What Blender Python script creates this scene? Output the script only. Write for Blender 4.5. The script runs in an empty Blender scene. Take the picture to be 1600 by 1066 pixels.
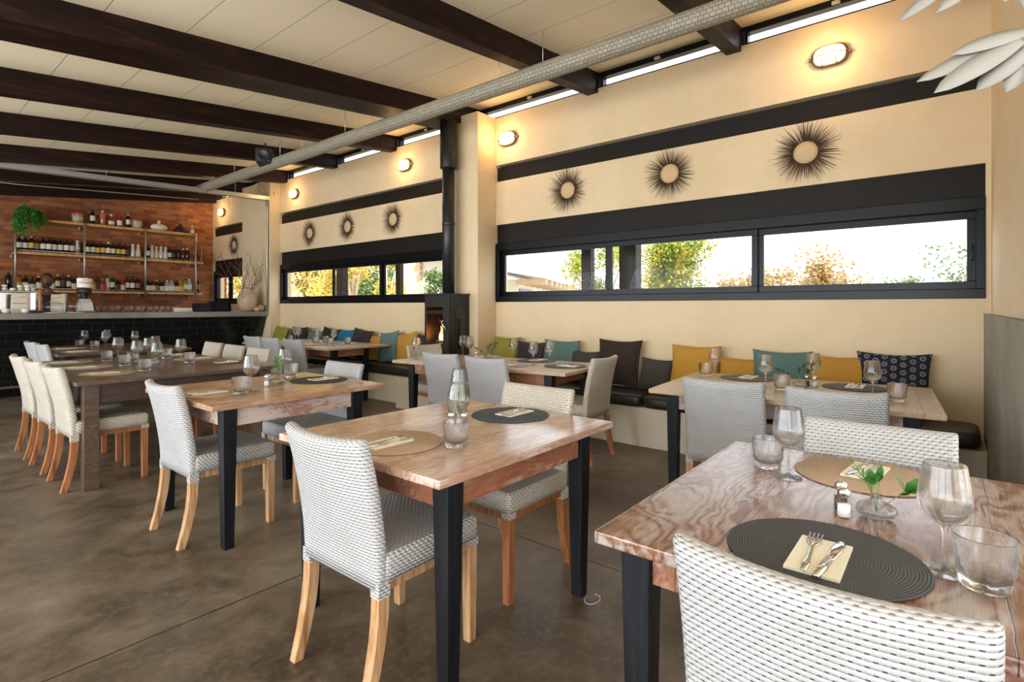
import bpy, bmesh, math, random
from mathutils import Vector, Matrix, Euler
random.seed(7)
PI = math.pi
SC = bpy.context.scene
COL = SC.collection

# ------------------------------------------------------------------ camera, sky, light, exposure
F = 835.0; YAWN = math.hypot(1024, 835)
FW = Vector((1024/YAWN, 835/YAWN, 0)); RT = Vector((835/YAWN, -1024/YAWN, 0))
cam_d = bpy.data.cameras.new('camera')
cam = bpy.data.objects.new('camera', cam_d); COL.objects.link(cam)
cam_d.sensor_width = 36; cam_d.lens = 36*F/1600
cam_d.shift_y = -(533-479.5)/1600
cam_d.clip_start = .02; cam_d.clip_end = 300
cam.matrix_world = Matrix(((RT.x, 0, -FW.x, 0), (RT.y, 0, -FW.y, 0), (0, 1, 0, 1.30), (0, 0, 0, 1)))
SC.camera = cam

SC.view_settings.view_transform = 'Standard'
SC.view_settings.look = 'None'
SC.view_settings.gamma = 1
SC.view_settings.use_curve_mapping = False
SC.view_settings.exposure = 0.56

world = bpy.data.worlds.new('sky'); SC.world = world; world.use_nodes = True
wn = world.node_tree; bg = wn.nodes['Background']
bg.inputs[0].default_value = (.88, .94, 1, 1); bg.inputs[1].default_value = 2.4

def area(name, loc, direction, sx, sy, power, color):
    l = bpy.data.lights.new(name, 'AREA'); l.shape = 'RECTANGLE'; l.size = sx; l.size_y = sy
    l.energy = power; l.color = color
    o = bpy.data.objects.new(name, l); COL.objects.link(o); o.location = loc
    o.rotation_euler = Vector(direction).to_track_quat('-Z', 'Y').to_euler()
    return o
def sun(name, direction, e, color, ang):
    l = bpy.data.lights.new(name, 'SUN'); l.energy = e; l.color = color; l.angle = ang
    o = bpy.data.objects.new(name, l); COL.objects.link(o)
    o.rotation_euler = Vector(direction).to_track_quat('-Z', 'Y').to_euler(); return o
sun('sun', (.62, .42, -.95), 9.0, (1, .93, .8), .01)
# added area lights, imitating daylight through assumed unglazed openings left and behind the camera
for yy in (-1.55, .95, 3.45, 5.95, 8.5): area('added_fill_left', (-3.35, yy, 1.45), (1, 0, .75), 2.2, 2.3, 84, (.84, .92, 1))  # added fill from the left, tilted up to brighten the ceiling
for xx in (-1.0, 1.2, 3.4): area('added_fill_behind', (xx, -3.25, 1.45), (0, 1, .8), 1.9, 2.3, 17, (.92, .96, 1))  # added fill from behind the camera, also tilted up

cy = SC.cycles
cy.max_bounces = 14; cy.diffuse_bounces = 5; cy.glossy_bounces = 4; cy.transmission_bounces = 14; cy.transparent_max_bounces = 16
cy.caustics_reflective = False; cy.caustics_refractive = False
cy.sample_clamp_indirect = 6

# ------------------------------------------------------------------ materials
def mat(name, color=(.8, .8, .8), rough=.5, metal=0, **k):
    m = bpy.data.materials.new(name); m.use_nodes = True
    b = m.node_tree.nodes['Principled BSDF']
    b.inputs['Base Color'].default_value = (*color, 1); b.inputs['Roughness'].default_value = rough
    b.inputs['Metallic'].default_value = metal
    for kk, v in k.items(): b.inputs[kk].default_value = v
    return m
class NT:
    def __init__(s, m): s.t = m.node_tree; s.b = s.t.nodes.get('Principled BSDF')
    def n(s, typ, **k):
        x = s.t.nodes.new(typ)
        for a, v in k.items(): setattr(x, a, v)
        return x
    def l(s, a, b): s.t.links.new(a, b)
    def m(s, op, a, b=None, c=None):
        x = s.n('ShaderNodeMath', operation=op)
        for i, v in enumerate((a, b, c)):
            if v is None: continue
            if isinstance(v, (int, float)): x.inputs[i].default_value = v
            else: s.l(v, x.inputs[i])
        return x.outputs[0]
    def step(s, v, a, b):   # smooth map of v from a..b to 0..1
        x = s.n('ShaderNodeMapRange', interpolation_type='SMOOTHSTEP')
        s.l(v, x.inputs[0]); x.inputs[1].default_value = a; x.inputs[2].default_value = b
        return x.outputs[0]
    def coord(s, kind='Object'): return s.n('ShaderNodeTexCoord').outputs[kind]
    def pos(s): return s.n('ShaderNodeNewGeometry').outputs['Position']
    def xyz(s, v):
        x = s.n('ShaderNodeSeparateXYZ'); s.l(v, x.inputs[0]); return x.outputs
    def vec(s, a, b, c=0.0):
        x = s.n('ShaderNodeCombineXYZ')
        for i, v in enumerate((a, b, c)):
            if isinstance(v, (int, float)): x.inputs[i].default_value = v
            else: s.l(v, x.inputs[i])
        return x.outputs[0]
    def map(s, v, sc=(1, 1, 1), loc=(0, 0, 0)):
        x = s.n('ShaderNodeMapping'); s.l(v, x.inputs[0]); x.inputs['Scale'].default_value = sc; x.inputs['Location'].default_value = loc
        return x.outputs[0]
    def noise(s, v, scale=5, detail=4, rough=.5, dist=0):
        x = s.n('ShaderNodeTexNoise'); s.l(v, x.inputs['Vector'])
        x.inputs['Scale'].default_value = scale; x.inputs['Detail'].default_value = detail
        x.inputs['Roughness'].default_value = rough; x.inputs['Distortion'].default_value = dist
        return x.outputs[0]
    def ramp(s, f, stops):
        x = s.n('ShaderNodeValToRGB'); s.l(f, x.inputs[0]); e = x.color_ramp.elements
        while len(e) > 1: e.remove(e[-1])
        e[0].position = stops[0][0]; e[0].color = (*stops[0][1], 1)
        for p, c in stops[1:]: q = e.new(p); q.color = (*c, 1)
        return x.outputs[0]
    def mix(s, f, a, b, mode='MIX'):
        x = s.n('ShaderNodeMixRGB', blend_type=mode)
        for i, v in enumerate((f, a, b)):
            if isinstance(v, (int, float)): x.inputs[i].default_value = v
            elif isinstance(v, tuple): x.inputs[i].default_value = (*v, 1)
            else: s.l(v, x.inputs[i])
        return x.outputs[0]
    def base(s, c): s.l(c, s.b.inputs['Base Color'])
    def rough(s, c): s.l(c, s.b.inputs['Roughness'])
    def bump(s, h, strength=.5, dist=.01):
        x = s.n('ShaderNodeBump'); x.inputs['Strength'].default_value = strength; x.inputs['Distance'].default_value = dist
        s.l(h, x.inputs['Height']); s.l(x.outputs[0], s.b.inputs['Normal'])

def plaster(name, c1, c2):
    m = mat(name, c1, .75); t = NT(m); p = t.pos()
    n1 = t.noise(p, 1.1, 5, .6); n2 = t.noise(p, 9, 4, .6); n3 = t.noise(p, 45, 3, .6)
    t.base(t.mix(t.step(t.m('ADD', n1, t.m('MULTIPLY', n2, .3)), .5, .8), c1, c2))
    t.bump(t.m('ADD', t.m('MULTIPLY', n2, 1.0), t.m('MULTIPLY', n3, .3)), .35, .012)
    return m
M_plaster = plaster('cream_plaster', (.73, .58, .375), (.68, .53, .335))
M_plaster_low = plaster('pale_plaster', (.70, .61, .47), (.64, .55, .41))

def floor_mat():
    m = mat('polished_concrete', (.1, .08, .06), .35); t = NT(m); p = t.pos()
    n1 = t.noise(p, .9, 6, .62, .4); n2 = t.noise(p, 5, 6, .65, .6); n3 = t.noise(p, 30, 4, .6)
    c = t.ramp(t.m('ADD', t.m('MULTIPLY', n1, .62), t.m('MULTIPLY', n2, .38)), [(.36, (.045, .032, .021)), (.46, (.095, .070, .046)), (.54, (.15, .118, .083)), (.64, (.23, .195, .155))])
    c = t.mix(t.m('MULTIPLY', t.step(n3, .45, .75), .35), c, (.2, .17, .13))
    x, y, z = t.xyz(p)
    wob = t.m('MULTIPLY', t.m('SUBTRACT', t.noise(p, 12, 2), .5), .006)
    def lines(co, vals):
        r = None
        for v in vals:
            d = t.m('ABSOLUTE', t.m('ADD', t.m('SUBTRACT', co, v), wob))
            g = t.m('SUBTRACT', 1, t.step(d, .002, .0055))
            r = g if r is None else t.m('MAXIMUM', r, g)
        return r
    g = t.m('MAXIMUM', lines(x, (-2.2, .1, 2.37)), lines(y, (-.6, 2.43, 5.155, 5.475, 8.2)))
    t.base(t.mix(g, c, (.012, .01, .008)))
    t.rough(t.m('ADD', .26, t.m('MULTIPLY', n2, .3)))
    t.bump(t.m('SUBTRACT', t.m('MULTIPLY', n3, .12), g), .35, .004)
    return m
M_floor = floor_mat()

def brick_mat():
    m = mat('red_brick', (.4, .14, .05), .85); t = NT(m); x, y, z = t.xyz(t.pos())
    br = t.n('ShaderNodeTexBrick'); wb = t.m('MULTIPLY', t.m('SUBTRACT', t.noise(t.pos(), 7, 3), .5), .03); t.l(t.vec(t.m('ADD', x, wb), t.m('ADD', z, t.m('MULTIPLY', wb, .6))), br.inputs['Vector'])
    br.inputs['Scale'].default_value = 1; br.inputs['Brick Width'].default_value = .235; br.inputs['Row Height'].default_value = .072
    br.inputs['Mortar Size'].default_value = .008; br.inputs['Mortar Smooth'].default_value = .3; br.inputs['Bias'].default_value = .1
    br.inputs['Color1'].default_value = (.52, .17, .045, 1); br.inputs['Color2'].default_value = (.22, .06, .022, 1)
    br.inputs['Mortar'].default_value = (.20, .125, .07, 1)
    n = t.noise(t.pos(), 3.5, 5, .7); n2 = t.noise(t.pos(), 30, 3, .6)
    c = t.mix(t.m('MULTIPLY', t.step(n, .45, .8), .7), br.outputs[0], (.42, .21, .11))
    c = t.mix(t.m('MULTIPLY', t.step(n2, .5, .8), .4), c, (.20, .07, .03))
    t.base(c); t.bump(t.m('ADD', t.m('MULTIPLY', t.m('SUBTRACT', 1, br.outputs['Fac']), 1), t.m('MULTIPLY', n2, .4)), .6, .012)
    return m
M_brick = brick_mat()

def ceil_mat():
    m = mat('ceiling_board', (.70, .62, .47), .6); t = NT(m); x, y, z = t.xyz(t.pos())
    fr = t.m('FRACT', t.m('DIVIDE', t.m('SUBTRACT', x, .595), .53))
    d = t.m('ABSOLUTE', t.m('SUBTRACT', fr, .5))
    g = t.step(d, .4935, .4985)
    t.base(t.mix(g, (.92, .80, .58), (.14, .10, .06))); t.bump(t.m('SUBTRACT', 0, g), .5, .006)
    return m
M_ceil = ceil_mat()

def beam_mat():
    m = mat('dark_beam_wood', (.03, .012, .007), .4, 0, **{'Specular IOR Level': .2}); t = NT(m); p = t.pos()
    n = t.noise(t.map(p, (.9, 7, 9)), 2.2, 6, .6, .6); n2 = t.noise(p, 3, 3)
    t.base(t.ramp(n, [(.3, (.005, .0014, .001)), (.52, (.012, .0034, .002)), (.75, (.045, .013, .006))]))
    t.rough(t.m('ADD', .33, t.m('MULTIPLY', n2, .3))); t.bump(n, .2, .01)
    return m
M_beam = beam_mat()

def table_mat(name, dark, mid, light, wash, washcol, sc=1.0, rough=.24, seed=0, swirl=.4):
    m = mat(name, mid, rough); t = NT(m); p = t.map(t.coord(), (1, 1, 1), (seed*3.1, seed*1.7, seed))
    x, y, z = t.xyz(p)
    w = t.noise(t.map(p, (.55, 1.5, 1.5)), 3.0*sc, 3, .5, .3)          # slow drift that bends the grain, with knots
    rings = t.m('FRACT', t.m('MULTIPLY', t.m('ADD', w, t.m('MULTIPLY', y, .35)), 17))
    rings = t.m('ADD', t.m('MULTIPLY', t.m('SUBTRACT', t.m('ABSOLUTE', t.m('SUBTRACT', rings, .5)), .25), swirl), .25)
    fine = t.noise(t.map(p, (1.6, 34, 34)), 3.0, 5, .65)
    g = t.m('ADD', t.m('MULTIPLY', rings, .9), t.m('MULTIPLY', fine, .62))
    c = t.ramp(g, [(.22, dark), (.45, mid), (.8, light)])
    ws = t.noise(t.map(p, (1.2, 3.2, 3.2)), 2.4, 5, .65, .5)
    f = t.m('MULTIPLY', t.step(t.m('ADD', ws, t.m('MULTIPLY', t.m('SUBTRACT', g, .5), .4)), .62-wash*.35, .80-wash*.3), .75)
    c = t.mix(f, c, washcol)
    # plank seams and hairline cracks along the grain
    yy = t.m('ADD', y, t.m('MULTIPLY', t.m('SUBTRACT', t.noise(t.map(p, (1, .2, .2)), 7, 3), .5), .02))
    fr = t.m('ABSOLUTE', t.m('SUBTRACT', t.m('FRACT', t.m('DIVIDE', t.m('ADD', yy, 10.06), .245)), .5))
    seam = t.step(fr, .4935, .4985)
    c = t.mix(t.m('MULTIPLY', seam, .9), c, (.012, .008, .006))
    t.base(c)
    t.rough(t.m('ADD', rough-.05, t.m('MULTIPLY', fine, .22)))
    t.b.inputs['Coat Weight'].default_value = .35; t.b.inputs['Coat Roughness'].default_value = .16
    t.bump(t.m('SUBTRACT', t.m('MULTIPLY', g, .5), seam), .45, .0035)
    return m
M_tab_fg = table_mat('whitewashed_wood', (.065, .024, .012), (.19, .08, .04), (.29, .15, .09), .55, (.40, .365, .35), 1.0, .22, 1, .8)
M_tab_rose = table_mat('rosy_limed_wood', (.25, .12, .07), (.38, .215, .14), (.50, .33, .245), .55, (.62, .52, .47), 1.0, .2, 2)
M_tab_orange = table_mat('orange_limed_wood', (.22, .10, .05), (.36, .195, .11), (.48, .30, .19), .3, (.55, .42, .34), .9, .22, 3)
M_tab_dark = table_mat('weathered_brown_wood', (.035, .02, .013), (.085, .053, .036), (.15, .10, .072), .12, (.19, .135, .10), .9, .3, 4)
M_tab_pale = table_mat('pale_oak_wood', (.28, .18, .10), (.46, .32, .20), (.58, .44, .30), .2, (.6, .52, .42), .9, .28, 5)
M_apron = table_mat('limed_apron_wood', (.16, .06, .035), (.34, .17, .12), (.5, .34, .28), .7, (.62, .54, .50), 1.2, .4, 6)
M_apron_red = table_mat('reddish_apron_wood', (.12, .035, .018), (.25, .09, .045), (.33, .14, .08), .25, (.5, .4, .34), 1.2, .4, 7)
M_apron_dark = table_mat('dark_brown_apron', (.02, .012, .009), (.045, .027, .018), (.075, .047, .032), .05, (.1, .07, .05), 1.2, .4, 8)

def leg_wood(name, a, b, c):
    m = mat(name, b, .45); t = NT(m); p = t.coord()
    n = t.noise(t.map(p, (14, 14, 1.1)), 3, 5, .6, .4)
    t.base(t.ramp(n, [(.32, a), (.5, b), (.7, c)])); t.bump(n, .15, .003); return m
M_teak = leg_wood('weathered_teak', (.26, .12, .045), (.46, .25, .11), (.62, .42, .25))
M_teak_red = leg_wood('reddish_teak', (.17, .055, .018), (.33, .12, .04), (.45, .19, .075))
M_black_leg = leg_wood('black_painted_wood', (.003, .0035, .005), (.006, .007, .0095), (.011, .012, .015))
M_black_leg.node_tree.nodes['Principled BSDF'].inputs['Specular IOR Level'].default_value = .3

def weave_mat(name, base, hole, dirt):
    m = mat(name, base, .5); t = NT(m); u, v, _ = t.xyz(t.coord('UV'))
    r = t.m('DIVIDE', v, .0112); row = t.m('FLOOR', r); fv = t.m('FRACT', r)
    uu = t.m('ADD', t.m('DIVIDE', u, .021), t.m('MULTIPLY', t.m('MODULO', row, 2), .5))
    s = t.m('COSINE', t.m('MULTIPLY', uu, 2*PI))
    prof = t.m('SINE', t.m('MULTIPLY', fv, PI))
    h = t.m('MULTIPLY', t.m('POWER', prof, .55), t.m('ADD', .62, t.m('MULTIPLY', s, .38)))
    edge = t.m('SUBTRACT', 1, t.step(fv, .10, .30))
    un = t.m('SUBTRACT', 1, t.step(s, -.85, -.25))
    hol = t.m('MULTIPLY', edge, un)
    vert = t.m('MULTIPLY', t.m('SUBTRACT', 1, t.step(s, -.95, -.6)), .35)
    n = t.noise(t.coord('UV'), 9, 3); n2 = t.noise(t.coord('UV'), 160, 2)
    c = t.mix(t.m('MULTIPLY', t.step(n, .4, .75), .5), base, dirt)
    groove_shade = t.m('SUBTRACT', 1, t.step(fv, .0, .16))
    c = t.mix(t.m('MULTIPLY', groove_shade, .14), c, hole)  # shade in the creases between strand rows, painted into the colour
    c = t.mix(t.m('MULTIPLY', hol, .93), c, hole)
    t.base(c)
    t.bump(t.m('ADD', t.m('SUBTRACT', h, t.m('MULTIPLY', hol, .7)), t.m('MULTIPLY', n2, .06)), .8, .0042)
    return m
M_weave = weave_mat('white_woven_resin', (.47, .47, .48), (.05, .045, .045), (.42, .41, .40))
M_weave_warm = weave_mat('cream_woven_resin', (.56, .51, .43), (.08, .06, .045), (.48, .43, .35))

def mat_rings(name, a, b):
    m = mat(name, a, .6); t = NT(m); x, y, z = t.xyz(t.coord())
    r = t.m('SQRT', t.m('ADD', t.m('MULTIPLY', x, x), t.m('MULTIPLY', y, y)))
    rr = t.m('FRACT', t.m('DIVIDE', r, .0062)); ang = t.m('ARCTAN2', y, x)
    tw = t.m('SINE', t.m('ADD', t.m('MULTIPLY', ang, 150), t.m('MULTIPLY', r, 400)))
    e = t.m('SUBTRACT', 1, t.m('ABSOLUTE', t.m('MULTIPLY', t.m('SUBTRACT', rr, .5), 2)))
    f = t.m('ADD', t.m('MULTIPLY', e, .75), t.m('MULTIPLY', tw, .12))
    t.base(t.mix(t.step(f, .05, .6), b, a)); t.bump(f, .7, .002); return m
M_mats = {'charcoal': mat_rings('charcoal_braid', (.060, .066, .072), (.010, .012, .014)),
          'tan': mat_rings('tan_braid', (.55, .40, .28), (.32, .21, .13)),
          'blue': mat_rings('slate_blue_braid', (.055, .085, .115), (.018, .03, .045)),
          'black': mat_rings('black_braid', (.035, .035, .036), (.01, .01, .01)),
          'olive': mat_rings('olive_braid', (.10, .085, .055), (.04, .035, .02)),
          'grey': mat_rings('pale_grey_braid', (.46, .45, .39), (.28, .26, .22))}
M_napkin = mat('cream_paper_napkin', (.80, .76, .66), .8)
M_steel = mat('polished_steel', (.75, .73, .70), .16, 1)
M_chrome = mat('chrome', (.82, .82, .83), .1, 1)
M_galv = mat('galvanised_steel', (.50, .49, .46), .45, .8)
M_black = mat('black_metal', (.012, .013, .014), .4)
M_black_gloss = mat('glossy_black_frame', (.003, .0045, .0065), .3, 0, **{'Specular IOR Level': .2})
M_panel = mat('charcoal_panel', (.011, .0085, .007), .55, 0, **{'Specular IOR Level': .2})
M_stove = mat('black_stove_steel', (.022, .019, .016), .38, .4)
M_glass = mat('clear_glass', (1, 1, 1), .0, 0, IOR=1.45); M_glass.node_tree.nodes['Principled BSDF'].inputs['Transmission Weight'].default_value = 1
def pane_mat(name, tint=(1, 1, 1), k=.07):
    m = bpy.data.materials.new(name); m.use_nodes = True; nt = m.node_tree
    nt.nodes.remove(nt.nodes['Principled BSDF']); out = nt.nodes['Material Output']
    tr = nt.nodes.new('ShaderNodeBsdfTransparent'); tr.inputs[0].default_value = (*tint, 1)
    gl = nt.nodes.new('ShaderNodeBsdfGlossy'); gl.inputs['Roughness'].default_value = .02
    lw = nt.nodes.new('ShaderNodeLayerWeight'); lw.inputs['Blend'].default_value = .5
    pw = nt.nodes.new('ShaderNodeMath'); pw.operation = 'POWER'; nt.links.new(lw.outputs['Facing'], pw.inputs[0]); pw.inputs[1].default_value = 5
    ma = nt.nodes.new('ShaderNodeMath'); ma.operation = 'MULTIPLY_ADD'; nt.links.new(pw.outputs[0], ma.inputs[0]); ma.inputs[1].default_value = .9; ma.inputs[2].default_value = k*.5
    mx = nt.nodes.new('ShaderNodeMixShader'); nt.links.new(ma.outputs[0], mx.inputs[0])
    nt.links.new(tr.outputs[0], mx.inputs[1]); nt.links.new(gl.outputs[0], mx.inputs[2]); nt.links.new(mx.outputs[0], out.inputs[0])
    return m
M_pane = pane_mat('window_glass', k=.012)
M_thin = pane_mat('thin_clear_glass', (.97, .98, .985))
def mixglass(name, f):
    m = mat(name, (1, 1, 1), 0, 0, IOR=1.45); t = NT(m); t.b.inputs['Transmission Weight'].default_value = 1
    tr = t.n('ShaderNodeBsdfTransparent'); tr.inputs[0].default_value = (.975, .98, .985, 1)
    gl = t.n('ShaderNodeBsdfGlossy'); gl.inputs['Roughness'].default_value = .015
    lw = t.n('ShaderNodeLayerWeight'); lw.inputs['Blend'].default_value = .5
    k = t.m('MULTIPLY_ADD', t.m('POWER', lw.outputs['Facing'], 4.0), .75, .014)
    a = t.n('ShaderNodeMixShader'); t.l(k, a.inputs[0]); t.l(tr.outputs[0], a.inputs[1]); t.l(gl.outputs[0], a.inputs[2])
    b = t.n('ShaderNodeMixShader'); b.inputs[0].default_value = f; t.l(a.outputs[0], b.inputs[1]); t.l(t.b.outputs[0], b.inputs[2])
    t.l(b.outputs[0], t.t.nodes['Material Output'].inputs[0]); return m
M_glass = mixglass('clear_wine_glass', .42); M_glass_f = mixglass('faceted_clear_glass', .7)
def emis(name, col, st):
    m = mat(name, col, .5); b = m.node_tree.nodes['Principled BSDF']
    b.inputs['Emission Color'].default_value = (*col, 1); b.inputs['Emission Strength'].default_value = st; return m
M_lamp = emis('lit_lamp_glass', (1, .68, .30), 2.6)
M_brass = mat('aged_brass', (.25, .15, .07), .4, .7)
M_flame = emis('flame', (1, .30, .04), 7.0)
M_flame2 = emis('flame_core', (1, .62, .18), 12.0)
M_leaf = mat('green_leaf', (.05, .17, .025), .4); M_leaf2 = mat('olive_leaf', (.12, .22, .05), .45); M_leaf_d = mat('dark_green_leaf', (.02, .09, .018), .4)
def translucent(name, c, c2):
    m = mat(name, c, .6); t = NT(m); n = t.noise(t.pos(), 3.5, 3)
    col = t.mix(t.step(n, .4, .6), c, c2); t.base(col)
    tr = t.n('ShaderNodeBsdfTranslucent'); t.l(col, tr.inputs[0])
    mx = t.n('ShaderNodeMixShader'); mx.inputs[0].default_value = .5; out = t.t.nodes['Material Output']
    t.l(t.b.outputs[0], mx.inputs[1]); t.l(tr.outputs[0], mx.inputs[2]); t.l(mx.outputs[0], out.inputs[0]); return m
M_fol_green = translucent('sunlit_green_foliage', (.16, .24, .02), (.42, .38, .04))
M_fol_yellow = translucent('yellow_foliage', (.72, .54, .14), (.50, .46, .12))
M_fol_rust = translucent('rust_foliage', (.36, .20, .08), (.34, .27, .09))
M_fol_dark = translucent('deep_green_foliage', (.07, .14, .04), (.16, .24, .08))
M_bark = leg_wood('tree_bark', (.05, .04, .03), (.12, .09, .07), (.22, .18, .14))
M_bark_pale = leg_wood('pale_bark', (.35, .28, .2), (.55, .45, .34), (.7, .6, .5))
M_white_wall = mat('white_house_wall', (.62, .58, .52), .8)
M_roof = mat('pale_metal_roof', (.72, .70, .68), .5)
M_concrete = plaster('grey_concrete', (.30, .27, .215), (.20, .185, .15))
M_counter = plaster('counter_concrete', (.27, .25, .21), (.17, .155, .125))
M_counter.node_tree.nodes['Principled BSDF'].inputs['Roughness'].default_value = .4
M_shelfwood = leg_wood('orange_shelf_wood', (.42, .2, .07), (.62, .33, .12), (.75, .45, .2))
M_ceramic = mat('white_ceramic', (.75, .70, .62), .35); M_clay = leg_wood('rough_clay', (.24, .17, .11), (.4, .3, .2), (.5, .4, .28))
M_matt_black = mat('matt_black', (.012, .012, .012), .6)
M_twig = mat('dry_twig', (.16, .10, .06), .8)
M_quill = mat('dark_quill', (.085, .05, .032), .6); M_quillc = mat('tan_quill_heart', (.60, .43, .24), .8)
M_skin = mat('dark_brown_skin', (.13, .055, .028), .45); M_hair = mat('short_black_hair', (.006, .005, .005), .7); M_shirt = mat('black_shirt', (.02, .02, .022), .8)
M_eye = mat('eye_white', (.28, .23, .20), .4)

def fabric(name, c, pat=None):
    m = mat(name, c, .9); t = NT(m); u, v, _ = t.xyz(t.coord('UV')); n = t.noise(t.coord('UV'), 260, 2); n1 = t.noise(t.coord('UV'), 8, 3)
    col = t.mix(t.m('MULTIPLY', n1, .35), c, tuple(q*.72 for q in c))
    if pat:
        kind, pc, s, r = pat
        a = t.m('SUBTRACT', t.m('FRACT', t.m('DIVIDE', u, s)), .5)
        row = t.m('FLOOR', t.m('DIVIDE', u, s))
        b = t.m('SUBTRACT', t.m('FRACT', t.m('ADD', t.m('DIVIDE', v, s), t.m('MULTIPLY', t.m('MODULO', row, 2), .5))), .5)
        d = t.m('SQRT', t.m('ADD', t.m('MULTIPLY', a, a), t.m('MULTIPLY', b, b)))
        if kind == 'ring':
            f = t.m('MULTIPLY', t.step(d, r-.07, r-.03), t.m('SUBTRACT', 1, t.step(d, r+.01, r+.05)))
            f = t.m('MAXIMUM', f, t.m('SUBTRACT', 1, t.step(d, .05, .08)))
        else: f = t.m('SUBTRACT', 1, t.step(d, r-.04, r+.04))
        col = t.mix(f, col, pc)
    t.base(col); t.bump(n, .3, .001); return m
M_fab = {'mustard': fabric('mustard_linen', (.50, .255, .035)), 'teal': fabric('dusty_teal_linen', (.10, .185, .175)),
         'grey': fabric('dark_grey_linen', (.055, .05, .045)), 'dots': fabric('black_cloth_tan_dots', (.012, .009, .010), ('dot', (.30, .14, .07), .021, .15)),
         'rings': fabric('navy_cloth_pale_rings', (.010, .012, .022), ('ring', (.33, .33, .36), .058, .27)),
         'black': fabric('black_cloth_small_figures', (.014, .010, .013), ('ring', (.16, .12, .13), .04, .28)),
         'green': fabric('olive_green_linen', (.26, .235, .035)), 'blue': fabric('bright_blue_linen', (.01, .15, .30)), 'brown': fabric('dark_brown_cloth', (.022, .013, .010))}
M_seatpad = mat('dark_olive_vinyl', (.022, .020, .015), .38)
def duct_mat():
    m = mat('wire_wrapped_duct', (.5, .46, .38), .5); t = NT(m)
    br = t.n('ShaderNodeTexBrick'); t.l(t.coord('UV'), br.inputs['Vector']); br.inputs['Scale'].default_value = 1
    br.inputs['Brick Width'].default_value = .042; br.inputs['Row Height'].default_value = .030; br.inputs['Mortar Size'].default_value = .0020; br.inputs['Mortar Smooth'].default_value = .5
    br.inputs['Color1'].default_value = (.36, .325, .25, 1); br.inputs['Color2'].default_value = (.30, .27, .21, 1); br.inputs['Mortar'].default_value = (.08, .07, .055, 1)
    t.base(br.outputs[0]); t.bump(br.outputs['Fac'], .8, .006); return m
M_duct = duct_mat()
def tile_mat():
    m = mat('black_glazed_tile', (.008, .008, .008), .2); t = NT(m)
    br = t.n('ShaderNodeTexBrick'); t.l(t.coord('UV'), br.inputs['Vector']); br.inputs['Scale'].default_value = 1
    br.inputs['Brick Width'].default_value = .27; br.inputs['Row Height'].default_value = .13; br.inputs['Mortar Size'].default_value = .004; br.inputs['Mortar Smooth'].default_value = .2
    br.inputs['Color1'].default_value = (.006, .006, .006, 1); br.inputs['Color2'].default_value = (.010, .010, .010, 1); br.inputs['Mortar'].default_value = (.03, .028, .025, 1)
    t.base(br.outputs[0]); t.bump(t.m('SUBTRACT', 1, br.outputs['Fac']), 1, .008); return m
M_tile = tile_mat()

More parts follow.
